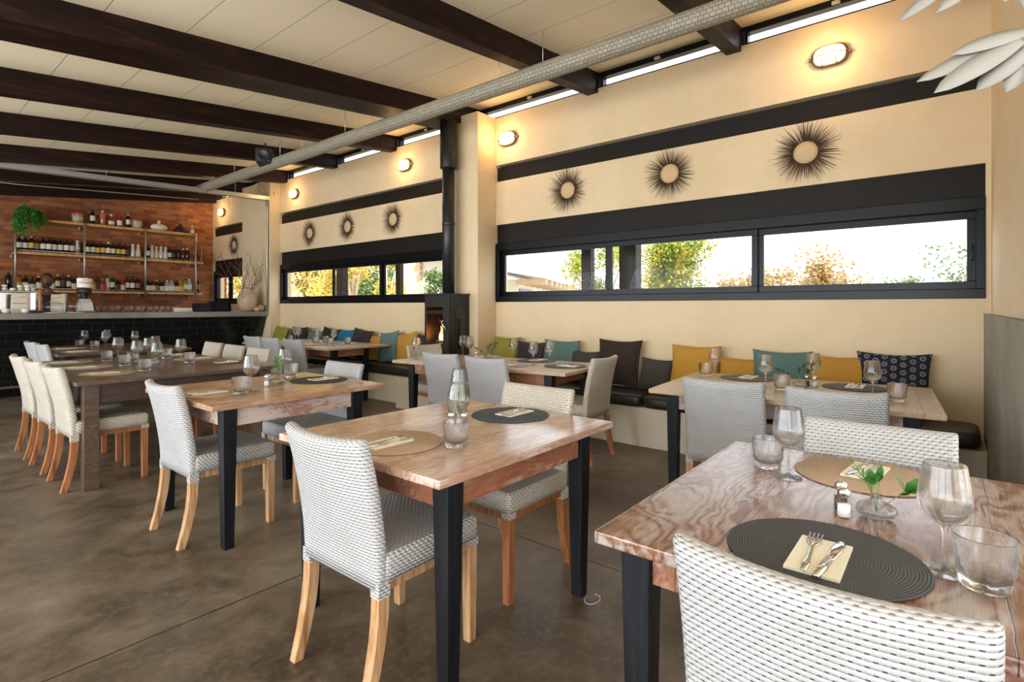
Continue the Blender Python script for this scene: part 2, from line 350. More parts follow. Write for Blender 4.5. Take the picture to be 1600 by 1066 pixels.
# ------------------------------------------------------------------ mesh builder
class MB:
    def __init__(s): s.v = []; s.f = []; s.uv = []; s.sm = []
    def add(s, vs, fs, uvs=None, smooth=False):
        o = len(s.v); s.v += [tuple(v) for v in vs]
        for i, f in enumerate(fs):
            s.f.append([o+k for k in f]); s.sm.append(smooth)
            s.uv.append(uvs[i] if uvs else [(0, 0)]*len(f))
        return s
    def box(s, x0, x1, y0, y1, z0, z1, taper=0):
        t = taper
        vs = [(x0+t, y0+t, z0), (x1-t, y0+t, z0), (x1-t, y1-t, z0), (x0+t, y1-t, z0), (x0, y0, z1), (x1, y0, z1), (x1, y1, z1), (x0, y1, z1)]
        fs = [(0, 3, 2, 1), (4, 5, 6, 7), (0, 1, 5, 4), (1, 2, 6, 5), (2, 3, 7, 6), (3, 0, 4, 7)]; ax = [(0, 1), (0, 1), (0, 2), (1, 2), (0, 2), (1, 2)]
        return s.add(vs, fs, [[(vs[k][ax[i][0]]+5, vs[k][ax[i][1]]+5) for k in f] for i, f in enumerate(fs)])
    def rings(s, rings, closed=True, cap0=True, cap1=True, smooth=True, uvs=None):
        n = len(rings[0]); vs = [p for r in rings for p in r]; fs = []; U = []
        for i in range(len(rings)-1):
            for j in range(n if closed else n-1):
                k = (j+1) % n
                fs.append((i*n+j, i*n+k, (i+1)*n+k, (i+1)*n+j))
                if uvs: U.append([uvs(i, j), uvs(i, j+1), uvs(i+1, j+1), uvs(i+1, j)])
        if cap0: fs.append(tuple(reversed(range(n)))); U.append([(0, 0)]*n)
        if cap1: fs.append(tuple(range((len(rings)-1)*n, len(rings)*n))); U.append([(0, 0)]*n)
        return s.add(vs, fs, U if uvs else None, smooth)
    def lathe(s, prof, c=(0, 0, 0), n=24, smooth=True, sx=1, sy=1, facet=0):
        R = []
        for r, z in prof:
            R.append([(c[0]+sx*r*math.cos(2*PI*j/n), c[1]+sy*r*math.sin(2*PI*j/n), c[2]+z) for j in range(n)])
        return s.rings(R, smooth=smooth, cap0=prof[0][0] > 1e-5, cap1=prof[-1][0] > 1e-5)
    def tube(s, pts, r, n=6, smooth=True):
        pts = [Vector(p) for p in pts]; R = []; up = None
        for i, p in enumerate(pts):
            d = (pts[min(i+1, len(pts)-1)]-pts[max(i-1, 0)]).normalized()
            if up is None: up = Vector((0, 0, 1)) if abs(d.z) < .9 else Vector((1, 0, 0))
            a = d.cross(up).normalized(); b = d.cross(a).normalized(); up = -b if False else up
            rr = r[i] if isinstance(r, (list, tuple)) else r
            R.append([tuple(p+a*rr*math.cos(2*PI*j/n)+b*rr*math.sin(2*PI*j/n)) for j in range(n)])
        return s.rings(R, smooth=smooth)
    def leaf(s, p, d, w, L, nrm=None):
        p = Vector(p); d = Vector(d).normalized(); nrm = Vector(nrm) if nrm else Vector((random.uniform(-1, 1), random.uniform(-1, 1), random.uniform(-1, 1)))
        a = d.cross(nrm); a = a.normalized() if a.length > 1e-4 else Vector((1, 0, 0)); up = a.cross(d)
        s.add([p, p+d*L*.3+a*w*.5+up*w*.1, p+d*L*.7+a*w*.38+up*w*.05, p+d*L, p+d*L*.7-a*w*.38+up*w*.05, p+d*L*.3-a*w*.5+up*w*.1], [(0, 1, 2, 3), (0, 3, 4, 5)], None, True)
        return s
    def mesh(s, name, m, bevel=0, seg=2):
        me = bpy.data.meshes.new(name); me.from_pydata(s.v, [], s.f); me.materials.append(m)
        ul = me.uv_layers.new(name='uv').data
        k = 0
        for u in s.uv:
            for q in u: ul[k].uv = q; k += 1
        me.polygons.foreach_set('use_smooth', s.sm)
        if bevel:
            bm = bmesh.new(); bm.from_mesh(me)
            bmesh.ops.recalc_face_normals(bm, faces=bm.faces)
            bmesh.ops.bevel(bm, geom=list(bm.edges), offset=bevel, segments=seg, affect='EDGES', profile=.6)
            bm.to_mesh(me); bm.free()
        else:
            bm = bmesh.new(); bm.from_mesh(me); bmesh.ops.recalc_face_normals(bm, faces=bm.faces); bm.to_mesh(me); bm.free()
        me.update(); return me
    def obj(s, name, m, parent=None, loc=(0, 0, 0), rot=(0, 0, 0), bevel=0, seg=2):
        o = bpy.data.objects.new(name, s.mesh(name, m, bevel, seg)); COL.objects.link(o)
        o.location = loc; o.rotation_euler = rot
        if parent: o.parent = parent
        return o
def tag(o, label, cat, group=None, kind=None):
    if label: o['label'] = label
    if cat: o['category'] = cat
    if group: o['group'] = group
    if kind: o['kind'] = kind
    return o
def empty(name, loc=(0, 0, 0), rz=0):
    o = bpy.data.objects.new(name, None); o.empty_display_size = .1; COL.objects.link(o); o.location = loc; o.rotation_euler = (0, 0, rz); return o
CH = {}
def copy_tree(o, parent=None):
    c = o.copy(); COL.objects.link(c)
    if parent: c.parent = parent
    for ch in [q for q in list(o.children)]: copy_tree(ch, c)
    return c
PROTO_USED = set()
def place(proto, loc, rz, label, cat, group=None, scale=None):
    if proto.name in PROTO_USED: o = copy_tree(proto)
    else: o = proto; PROTO_USED.add(proto.name)
    o.location = loc; o.rotation_euler = (0, 0, rz)
    if scale: o.scale = scale
    for k in ('group',):
        if k in o: del o[k]
    return tag(o, label, cat, group)
def struct(name, mb, m, parent=None, bevel=0): return tag(mb.obj(name, m, parent, bevel=bevel), None, None, None, 'structure')

# ------------------------------------------------------------------ the setting
WX = 5.1
def roof_z(x, z0=3.63): return z0-.107*(WX-x)
struct('floor', MB().box(-3.6, 5.3, -3.6, 13.1, -.1, 0), M_floor)
def sheared(x0, x1, y0, y1, zb, th):   # slab following the roof slope
    a, b = roof_z(x0, zb), roof_z(x1, zb)
    return [(x0, y0, a), (x1, y0, b), (x1, y1, b), (x0, y1, a), (x0, y0, a+th), (x1, y0, b+th), (x1, y1, b+th), (x0, y1, a+th)]
BF = [(0, 3, 2, 1), (4, 5, 6, 7), (0, 1, 5, 4), (1, 2, 6, 5), (2, 3, 7, 6), (3, 0, 4, 7)]
c = MB(); c.add(sheared(-4.6, 5.34, -3.9, 13.4, 3.85, .12), BF); struct('ceiling', c, M_ceil)

# long window wall, built of the pieces round its openings: x from WX outwards
bays = [(-.21, 4.42), (5.0, 9.85), (11.0, 12.84)]
T = .22
w = MB()
w.box(WX, WX+T, -.45, 12.9, 0, 1.36)            # below the windows
w.box(WX, WX+T, -.45, 12.9, 2.33, 2.87)
w.box(WX, WX+T, -.45, 12.9, 3.08, 3.68)
for a, b in [(-.45, -.21), (4.42, 5.0), (9.85, 11.0), (12.84, 12.9)]:
    w.box(WX, WX+T, a, b, 1.36, 2.33); w.box(WX, WX+T, a, b, 2.87, 3.08)
struct('wall_right', w, M_plaster)
struct('wall_pillar_right', MB().box(4.76, WX, 4.42, 5.0, 0, 3.68), M_plaster, bevel=.012).name = 'trim_1'
struct('trim_2', MB().box(4.90, WX, 9.85, 11.0, 0, 3.68), M_plaster, bevel=.012)
struct('wall_back', MB().box(-3.6, 5.4, 12.9, 13.1, 0, 4.0), M_brick)
struct('wall_near', MB().box(2.45, WX, -.45, -.24, 0, 3.98), M_plaster)
# unseen walls left and behind the camera: unglazed openings between posts, assumed for daylight
lw = MB(); lw.box(-3.7, -3.5, -3.6, 13.1, 2.75, 3.6); lw.box(-3.7, -3.5, -3.6, -2.8, 0, 2.75); lw.box(-3.7, -3.5, 9.8, 13.1, 0, 2.75)
for y in (-.3, 2.2, 4.7, 7.2): lw.box(-3.7, -3.5, y-.08, y+.08, 0, 2.75)
struct('wall_left', lw, M_plaster)
fw = MB(); fw.box(-3.6, 5.3, -3.6, -3.4, 2.75, 3.9); fw.box(-3.6, -2.1, -3.6, -3.4, 0, 2.75); fw.box(4.5, 5.3, -3.6, -3.4, 0, 2.75)
for x in (.1, 2.3): fw.box(x-.08, x+.08, -3.6, -3.4, 0, 2.75)
struct('wall_front', fw, M_plaster)

# dark bands and window units
wid = 0
def window(y0, y1, mulls):
    global wid; wid += 1
    r = tag(empty('window_%d' % wid, (WX, y0, 1.36)), None, None, None, 'structure'); X0 = 0
    def L(mb, name, m, bv=0):
        o = mb.obj(name, m, r, bevel=bv); return o
    W = y1-y0
    p = MB(); p.box(.03, .10, 0, W, .72, .97); L(p, 'fascia_panel', M_panel)
    f = MB(); f.box(-.012, .12, -.0, W, 0, .07); f.box(-.012, .12, 0, W, .64, .735)
    f.box(-.012, .12, 0, .05, .07, .64); f.box(-.012, .12, W-.05, W, .07, .64); L(f, 'window_frame', M_black_gloss, .004)
    ms = [0]+mulls+[W]
    for i in range(len(ms)-1):
        a = ms[i]+(.0 if i == 0 else .0); b = ms[i+1]; dx = .0 if i % 2 else .03
        s = MB(); lo, hi = a+.05*(i == 0), b-.05*(i == len(ms)-2); st = .052
        if i > 0: lo -= .004
        if i < len(ms)-2: hi += .004
        s.box(.02+dx, .05+dx, lo, hi, .07, .128); s.box(.02+dx, .05+dx, lo, hi, .583, .64)
        s.box(.02+dx, .05+dx, lo, lo+st, .128, .583); s.box(.02+dx, .05+dx, hi-st, hi, .128, .583)
        so = L(s, 'sash', M_black_gloss, .003)
        g = MB(); g.box(.033+dx, .037+dx, lo+st-.005, hi-st+.005, .12, .59); g.obj('pane', M_pane, so)
        if i == 0:
            h = MB(); h.tube([(.02+dx, lo+.02, .28), (-.01+dx, lo+.02, .29), (-.01+dx, lo+.02, .38), (.02+dx, lo+.02, .39)], .006); h.obj('sash_handle', M_black, so)
    return r
window(-.21, 4.42, [1.54, 3.05])
window(5.0, 9.85, [1.78, 3.12])
window(11.0, 12.84, [1.1])
for i, (a, b) in enumerate(bays):
    m = MB(); m.box(WX+.03, WX+.12, a, b, 2.87, 3.05)
    struct('trim_%d' % (3+i), m, M_panel)
    # shadow gap board above each band
    m = MB(); m.box(WX+.09, WX+.14, a, b, 3.04, 3.08); struct('trim_%d' % (6+i), m, M_black)
# clerestory strip under the roof, one unit between every two beams
BY = [(-.15, .12), (1.46, .13), (2.95, .13), (4.70, .40), (6.38, .15), (7.93, .13), (9.58, .14), (11.15, .12), (12.70, .14)]
wn_ = 4
edges = [y for y, _ in BY]
segs = [(-.45, edges[0])]+[(BY[i][0]+BY[i][1], BY[i+1][0]) for i in range(len(BY)-1)]
for a, b in segs[1:]:
    r = tag(empty('window_%d' % wn_, (WX, a, 3.68)), None, None, None, 'structure'); wn_ += 1; W = b-a
    f = MB(); f.box(.02, .10, 0, W, 0, .022); f.box(.02, .10, 0, W, .115, .19); f.box(.02, .10, 0, .05, .022, .115); f.box(.02, .10, W-.05, W, .022, .115)
    f.obj('window_frame', M_black_gloss, r)
    MB().box(.055, .06, .04, W-.04, .015, .12).obj('pane', M_pane, r)
    MB().box(-.005, .02, W*.5-.03, W*.5+.03, .12, .145).obj('window_latch', M_galv, r)
# ceiling beams
for i, (y, wd) in enumerate(BY):
    where = ['by the near right corner', 'over the nearest window table', 'over the middle of the nearest window, crossing the duct', 'doubled and widest, bearing on the pillar by the stove', 'first beyond the stove flue', 'second beyond the stove flue', 'passing just behind the black speaker', 'over the front of the bar', 'against the brick wall'][i]
    o = MB().add(sheared(-3.5, WX+.02, y, y+wd, 3.63, .225), BF).obj('ceiling_beam', M_beam)
    tag(o, 'dark stained timber ceiling beam '+where, 'beam', 'ceiling beams')
    st = MB(); st.box(WX-.012, WX+.02, y-.03, y+wd+.03, 3.685, 3.80); st.obj('hanger_plate', M_black, o)
# grey half wall at the right
o = MB().box(2.45, WX-.001, -.2395, -.20, 0, 1.25).obj('trim_20', M_concrete); tag(o, None, None, None, 'structure')

# concrete bench along the windows
b = MB(); b.box(4.60, WX, -.2, 4.42, 0, .365); b.box(4.60, WX, 5.49, 9.85, 0, .365); struct('trim_21', b, M_plaster_low, bevel=.01)
struct('trim_22', MB().box(4.38, WX, 4.20, 5.50, 0, .375), M_plaster_low, bevel=.01)

# ------------------------------------------------------------------ seat cushions on the bench
def seat_pad(y0, y1, label, x0=4.56, x1=5.02, z=.366):
    m = MB(); h = .115; n = 10
    R = []
    hx = (x1-x0)/2; hy = (y1-y0)/2
    for k, (ins, zz) in enumerate([(.03, 0), (.006, .012), (0, .04), (0, .08), (.006, .103), (.03, .115)]):
        ring = []
        N = 40
        for j in range(N):
            a = 2*PI*j/N; ca, sa = math.cos(a), math.sin(a); e = .18
            px = math.copysign(abs(ca)**e, ca)*(hx-ins); py = math.copysign(abs(sa)**e, sa)*(hy-ins)
            ring.append((px, py, zz))
        R.append(ring)
    m.rings(R)
    o = m.obj('seat_cushion', M_seatpad, None, ((x0+x1)/2, (y0+y1)/2, z)); return tag(o, label, 'cushion', 'dark bench seat pads')
seat_pad(-.17, 1.03, 'dark vinyl bench pad at the right end, beside the grey half wall')
seat_pad(1.05, 2.19, 'dark vinyl bench pad under the mustard pillows behind the nearest window table')
seat_pad(2.21, 3.25, 'dark vinyl bench pad under the large dotted black pillow')
seat_pad(3.27, 4.15, 'dark vinyl bench pad beside the pillar, behind the long pale table')
seat_pad(5.22, 6.6, 'dark vinyl bench pad just left of the stove, mustard and teal pillows on it', z=.377)
seat_pad(6.62, 8.1, 'dark vinyl bench pad under the bright blue pillow')
seat_pad(8.12, 9.8, 'dark vinyl bench pad at the far end of the bench by the bar')

# ------------------------------------------------------------------ pillows
def pillow(y0, y1, h, fab, label, lean=.28, tilt=0, x=4.93, zb=.485):
    W = y1-y0; n = 14; m = MB()
    def surf(sg):
        vs = []; uv = []
        for i in range(n+1):
            for j in range(n+1):
                u = -1+2*i/n; v = -1+2*j/n
                px = W/2*u*(1-.10*(1-v*v)**1.0*abs(u)**2); pz = h/2*v*(1-.10*(1-u*u)*abs(v)**2)
                th = .062*(max(0, (1-u**2)*(1-v**2)))**.42 + .006*math.sin(5*u+3*v)*(1-u*u)*(1-v*v)
                vs.append((sg*th, px, pz+h/2)); uv.append((px+.5, pz+.5))
        fs = []; U = []
        for i in range(n):
            for j in range(n):
                q = (i*(n+1)+j, (i+1)*(n+1)+j, (i+1)*(n+1)+j+1, i*(n+1)+j+1); fs.append(q); U.append([uv[k] for k in q])
        return vs, fs, U
    for sg in (-1, 1):
        a = surf(sg); m.add(*a, True)
    o = m.obj('throw_pillow', M_fab[fab], None, (x-.03, (y0+y1)/2, zb), (0, 0, 0))
    o.rotation_euler = Euler((tilt, lean, 0)); return tag(o, label, 'pillow', 'throw pillows along the bench')
pillow(.085, .56, .48, 'rings', 'navy pillow printed with pale rings, rightmost on the window bench', .22)
pillow(.46, .92, .44, 'mustard', 'mustard pillow just left of the navy ring-printed pillow', .26)
pillow(.86, 1.33, .46, 'teal', 'dusty teal pillow between two mustard pillows on the near bench', .24, x=4.90)
pillow(1.20, 1.63, .38, 'mustard', 'low slumped mustard pillow just left of the near teal pillow', .32)
pillow(1.60, 2.07, .47, 'mustard', 'large mustard pillow at the left corner of the nearest window table', .24, x=4.91)
pillow(2.06, 2.40, .32, 'grey', 'small plain dark grey pillow beside the large mustard pillow', .3, .05)
pillow(2.38, 2.88, .49, 'dots', 'large black pillow with rows of tiny tan dots behind the end chair', .22)
pillow(2.84, 3.20, .36, 'grey', 'plain dark grey pillow between the dotted black pillow and a teal one', .3, x=4.90)
pillow(3.12, 3.60, .46, 'teal', 'dusty teal pillow behind the wine glasses of the long pale table', .25)
pillow(3.52, 3.98, .43, 'black', 'black figured pillow between the teal and olive green pillows', .26, x=4.91)
pillow(3.95, 4.38, .47, 'green', 'olive green pillow leaning at the pillar on the near bench', .25)
pillow(5.52, 5.78, .45, 'black', 'dark figured pillow half hidden by the stove', .25)
pillow(5.70, 6.12, .47, 'mustard', 'mustard pillow next to the stove, tilted to the right', .25, -.18, x=4.90)
pillow(6.10, 6.52, .47, 'teal', 'dusty teal pillow next to the mustard one left of the stove', .25, -.12, x=4.88)
pillow(6.50, 6.87, .40, 'mustard', 'small mustard pillow between the teal pillow and a black figured one', .28)
pillow(6.84, 7.36, .48, 'black', 'black figured pillow behind the right end of the bench table', .22, .1)
pillow(7.32, 7.76, .47, 'blue', 'bright blue pillow on the far bench', .26)
pillow(7.72, 8.22, .48, 'brown', 'dark brown pillow just left of the bright blue one', .24, .1, x=4.91)
pillow(8.20, 8.68, .43, 'teal', 'dusty teal pillow at the far part of the bench', .3)
pillow(8.66, 9.18, .48, 'brown', 'dark brown pillow second from the bar end of the bench', .24, x=4.91)
pillow(9.32, 9.78, .47, 'green', 'olive green pillow at the end of the bench against the bar', .25, .1, x=4.88)

# ------------------------------------------------------------------ wall lamps
def make_lamp():
    r = empty('wall_lamp'); 
    def oval(y, z, n=32, e=.62): return [(math.copysign(abs(math.cos(2*PI*k/n))**e, math.cos(2*PI*k/n))*y, math.copysign(abs(math.sin(2*PI*k/n))**.85, math.sin(2*PI*k/n))*z) for k in range(n)]
    m = MB(); R = []
    for x, k in [(0, 1), (-.03, 1), (-.036, .93), (-.036, .86)]: R.append([(x, a, b) for a, b in oval(.135*k, .088*k)])
    m.rings(R); m.obj('lamp_base', M_brass, r)
    m = MB(); R = []
    for x, k in [(-.03, .86), (-.05, .84), (-.066, .72), (-.075, .5), (-.078, .2)]: R.append([(x, a, b) for a, b in oval(.135*k, .088*k)])
    m.rings(R); m.obj('lamp_glass', M_lamp, r)
    m = MB()
    for y in (-.05, .05): m.tube([(-.03, y, .083), (-.07, y, .055), (-.086, y, 0), (-.07, y, -.055), (-.03, y, -.083)], .004)
    m.tube([(-.03, -.128, 0), (-.07, -.09, 0), (-.087, -.03, 0), (-.087, .03, 0), (-.07, .09, 0), (-.03, .128, 0)], .004)
    m.obj('lamp_guard', M_brass, r)
    l = bpy.data.lights.new('lamp_light', 'POINT'); l.energy = 4.2; l.color = (1, .62, .26); l.shadow_soft_size = .05
    lo = bpy.data.objects.new('lamp_light', l); COL.objects.link(lo); lo.parent = r; lo.location = (-.16, 0, 0)
    for y in (-.14, .14): MB().box(-.03, 0, y-.012, y+.012, -.012, .012).obj('lug', M_brass, r)
    return r
lp = make_lamp()
for (y, t) in [(.756, 'above the nearest window, rightmost'), (4.21, 'beside the pillar left of the nearest window'), (6.17, 'just left of the stove flue'), (9.31, 'above the left end of the middle window'), (12.39, 'in the far alcove next to the brick wall')]:
    place(lp, (WX-.001, y, 3.375), 0, 'lit oval caged lamp on the wall '+t, 'wall lamp', 'caged wall lamps')

# ------------------------------------------------------------------ quill sunbursts
def sunburst(y, z, R, label):
    r = empty('quill_sunburst', (WX-.002, y, z))
    m = MB(); m.lathe([(0, 0), (.098, 0), (.098, .012), (.06, .026), (0, .03)], n=28)
    o = m.obj('woven_heart', M_quillc, r); o.rotation_euler = (0, -PI/2, 0)
    m = MB()
    n = 150
    for i in range(n):
        a = 2*PI*i/n+random.uniform(-.035, .035); L = R*random.uniform(.72, 1.03); w0 = random.uniform(.003, .0058)*(1.1 if i % 4 < 2 else .5)
        r0 = .094; lift = random.uniform(.012, .05); bend = random.uniform(-.05, .05)
        p = [Vector((-.012, math.cos(a)*r0, math.sin(a)*r0)), Vector((-.012-lift*.6, math.cos(a+bend*.4)*(r0+(L-r0)*.5), math.sin(a+bend*.4)*(r0+(L-r0)*.5))), Vector((-.01-lift, math.cos(a+bend)*L, math.sin(a+bend)*L))]
        m.tube(p, [w0, w0*.6, .0006], 4)
    o = m.obj('quills', M_quill, r); o['kind'] = 'stuff'
    return tag(r, label, 'wall decoration', 'quill sunbursts on the wall')
sunburst(.935, 2.61, .285, 'round dark quill sunburst on the cream wall, rightmost and largest looking')
sunburst(2.135, 2.62, .27, 'round dark quill sunburst in the middle of the nearest window wall')
sunburst(3.335, 2.62, .275, 'round dark quill sunburst near the pillar, left one over the nearest window')
sunburst(6.455, 2.615, .26, 'quill sunburst on the middle wall, closest to the stove flue')
sunburst(7.63, 2.615, .26, 'quill sunburst in the centre of the three over the middle window')
sunburst(8.785, 2.605, .26, 'quill sunburst on the middle wall, farthest from the stove flue')
sunburst(11.79, 2.615, .26, 'quill sunburst in the far alcove behind the dry branches')

# ------------------------------------------------------------------ duct, hangers, tray, conduit, speaker
DX, DZ, DR = 3.8, 3.36, .078
y0, y1 = -1.2, 10.15
m = MB(); N = 28; R = []; K = 60
for i in range(K+1):
    y = y0+(y1-y0)*i/K; R.append([(DR*math.cos(2*PI*j/N), y, DR*math.sin(2*PI*j/N)) for j in range(N)])
m.rings(R, uvs=lambda i, j: (((y1-y0)*i/K), j*2*PI*DR/N))
duct = m.obj('round_duct', M_duct, None, (DX, 0, DZ)); tag(duct, 'long round pale duct wrapped in chicken wire hanging under the ceiling beams', 'duct')
for y in (1.15, 2.75, 3.25, 5.15, 5.75, 6.75, 7.35, 8.2, 8.8, 9.6):
    MB().tube([(0, y, DR-.005), (0, y, roof_z(DX, 3.85)-DZ-.002)], .004).obj('hanger_rod', M_galv, duct)
m = MB(); m.add([(-.3, 9.86, 3.126), (4.9, 9.86, 3.30), (4.9, 9.98, 3.30), (-.3, 9.98, 3.126), (-.3, 9.86, 3.196), (4.9, 9.86, 3.37), (4.9, 9.98, 3.37), (-.3, 9.98, 3.196)], BF)
tr = m.obj('cable_tray', M_galv); tag(tr, 'long galvanised cable tray hanging over the front of the bar', 'cable tray')
for x in (.2, 2.4, 4.3): MB().tube([(x, 9.92, 3.18+(x+.3)*.0335), (x, 9.92, roof_z(x, 3.85)-.002)], .006).obj('hanger_rod', M_galv, tr)
m = MB(); m.tube([(4.86, 9.92, 3.33), (4.875, 9.9, 3.1), (4.87, 9.9, 2.2), (4.87, 9.9, 1.215)], .018); tag(m.obj('conduit', M_galv), 'upright galvanised conduit from the cable tray to the end of the bar', 'conduit')
m = MB(); pts = [(-.2, 10.6, 3.07), (1.5, 10.6, 3.10), (3.9, 10.5, 3.24)]; m.tube(pts, .009); tag(m.obj('overhead_cable', M_galv), 'thin pale cable strung behind the galvanised tray', 'cable')
for k in range(9):
    m = MB(); p = Vector((4.86+random.uniform(-.25, .05), 9.8+random.uniform(-.1, .06), 3.37)); pts = [p]
    d = Vector((random.uniform(-.6, .2), random.uniform(-.5, .2), random.uniform(-.05, .9)))
    for q in range(5): p = p+d*.07+Vector((random.uniform(-.02, .02), random.uniform(-.02, .02), random.uniform(-.03, .02))); pts.append(p)
    if k == 0: twroot = m.tube(pts, .004, 4).obj('dry_twig_bundle', M_twig); tag(twroot, 'dry twigs lying on the right end of the cable tray', 'twigs')
    else: m.tube(pts, .004, 4).obj('twig', M_twig, twroot)
# speaker hanging from beam
sp = empty('speaker', (3.72, 7.62, 3.44)); sp.rotation_euler = (0, 0, math.radians(-35))
MB().box(-.11, .11, -.16, .16, -.10, .11).obj('speaker_cabinet', M_matt_black, sp, bevel=.03, seg=3)
m = MB(); m.lathe([(.0, 0), (.03, .004), (.075, .018), (.085, .02), (.085, 0)], n=28)
MB().lathe([(0, 0), (.03, .004), (.07, .02), (.085, .022), (.085, -.0)], n=28).obj('speaker_cone', M_black, sp, (0, -.16, 0), (PI/2, 0, 0))
MB().tube([(0, 0, .11), (0, 0, .22), (.03, .02, roof_z(3.72, 3.63)-3.44)], .012).obj('bracket', M_black, sp)
tag(sp, 'black box loudspeaker fixed under a beam beside the duct', 'speaker')

# ------------------------------------------------------------------ stove and flue
st = empty('wood_stove', (4.40, 4.55, .375)); H = 1.065; D = .345; Wd = .42
m = MB(); m.box(0, .02, 0, .10, 0, H); m.box(0, .02, Wd-.035, Wd, 0, H); m.box(0, .02, .10, Wd-.035, 0, .49); m.box(0, .02, .10, Wd-.035, .92, H)
m.obj('door', M_stove, st, bevel=.002)
m = MB(); m.box(.024, D, 0, .012, 0, H); m.box(.024, D, Wd-.012, Wd, 0, H); m.box(D-.012, D, .012, Wd-.012, 0, H); m.box(.024, D-.012, .012, Wd-.012, 0, .47); m.box(.024, D-.012, .012, Wd-.012, .95, H)
m.obj('firebox', M_stove, st)
MB().box(-.008, D+.006, -.012, Wd+.012, H, H+.018).obj('top_plate', M_stove, st, bevel=.003)
MB().box(.12, .27, -.006, .001, .30, .92).obj('side_recess', M_black, st)
MB().box(.14, .19, -.009, -.004, .42, .78).obj('side_glass', M_black_gloss, st)
MB().box(.006, .010, .095, Wd-.03, .485, .925).obj('door_glass', M_thin, st)
m = MB(); m.tube([(0, .055, .60), (-.03, .055, .60), (-.045, .10, .50), (-.045, .015, .47)], .007); 
m = MB(); m.tube([(0, .07, .755), (-.035, .08, .755)], .008); m.tube([(-.035, .115, .775), (-.035, .02, .66)], .009); m.obj('door_handle', M_steel, st)
tag(st, 'tall black wood stove with a glass door and a fire burning inside', 'stove')
m = MB()
lg = []
for k, (y, z, a) in enumerate([(.14, .50, .1), (.26, .50, -.1), (.20, .545, .3)]):
    mm = MB(); mm.tube([(.08, y-.05*a*8*.3, z), (.20, y+.05, z+.01), (.30, y+.02, z)], [.028, .032, .028], 8)
    o = mm.obj('log', M_bark, None, (4.40, 4.55, .375)); tag(o, 'charred log burning in the stove, '+['under the flames on the right', 'under the flames on the left', 'laid across the other two'][k], 'log', 'logs in the stove')
m = MB(); m2 = MB()
for k in range(11):
    cx, cy_ = .07+random.uniform(0, .12), .15+random.uniform(-.03, .12); hh = random.uniform(.08, .24); r0 = random.uniform(.018, .032)
    for mm, s in ((m, 1), (m2, .55)):
        mm.tube([(cx-.02*(s < 1), cy_, .52), (cx-.02*(s < 1), cy_+.01, .52+hh*.35*s), (cx-.02*(s < 1), cy_-.008, .52+hh*.7*s), (cx-.01, cy_+.006, .52+hh*s)], [r0*.6*s, r0*s, r0*.55*s, .001], 8)
fl = m.obj('fire', M_flame, None, (4.40, 4.55, .375)); tag(fl, 'orange flames burning behind the stove glass', 'fire'); m2.obj('flame_core', M_flame2, fl)
fu = empty('stove_flue', (4.60, 4.76, 0))
MB().lathe([(.075, 1.460), (.075, 3.02)], n=28).obj('lower_pipe', M_black, fu)
MB().lathe([(.078, 2.30), (.080, 2.31), (.080, 2.33), (.078, 2.34)], n=28).obj('pipe_collar', M_black, fu)
MB().lathe([(.102, 3.0), (.104, 3.01), (.104, 3.565)], n=28).obj('upper_pipe', M_black, fu)
tag(fu, 'tall black flue pipe rising from the stove to the roof', 'flue')

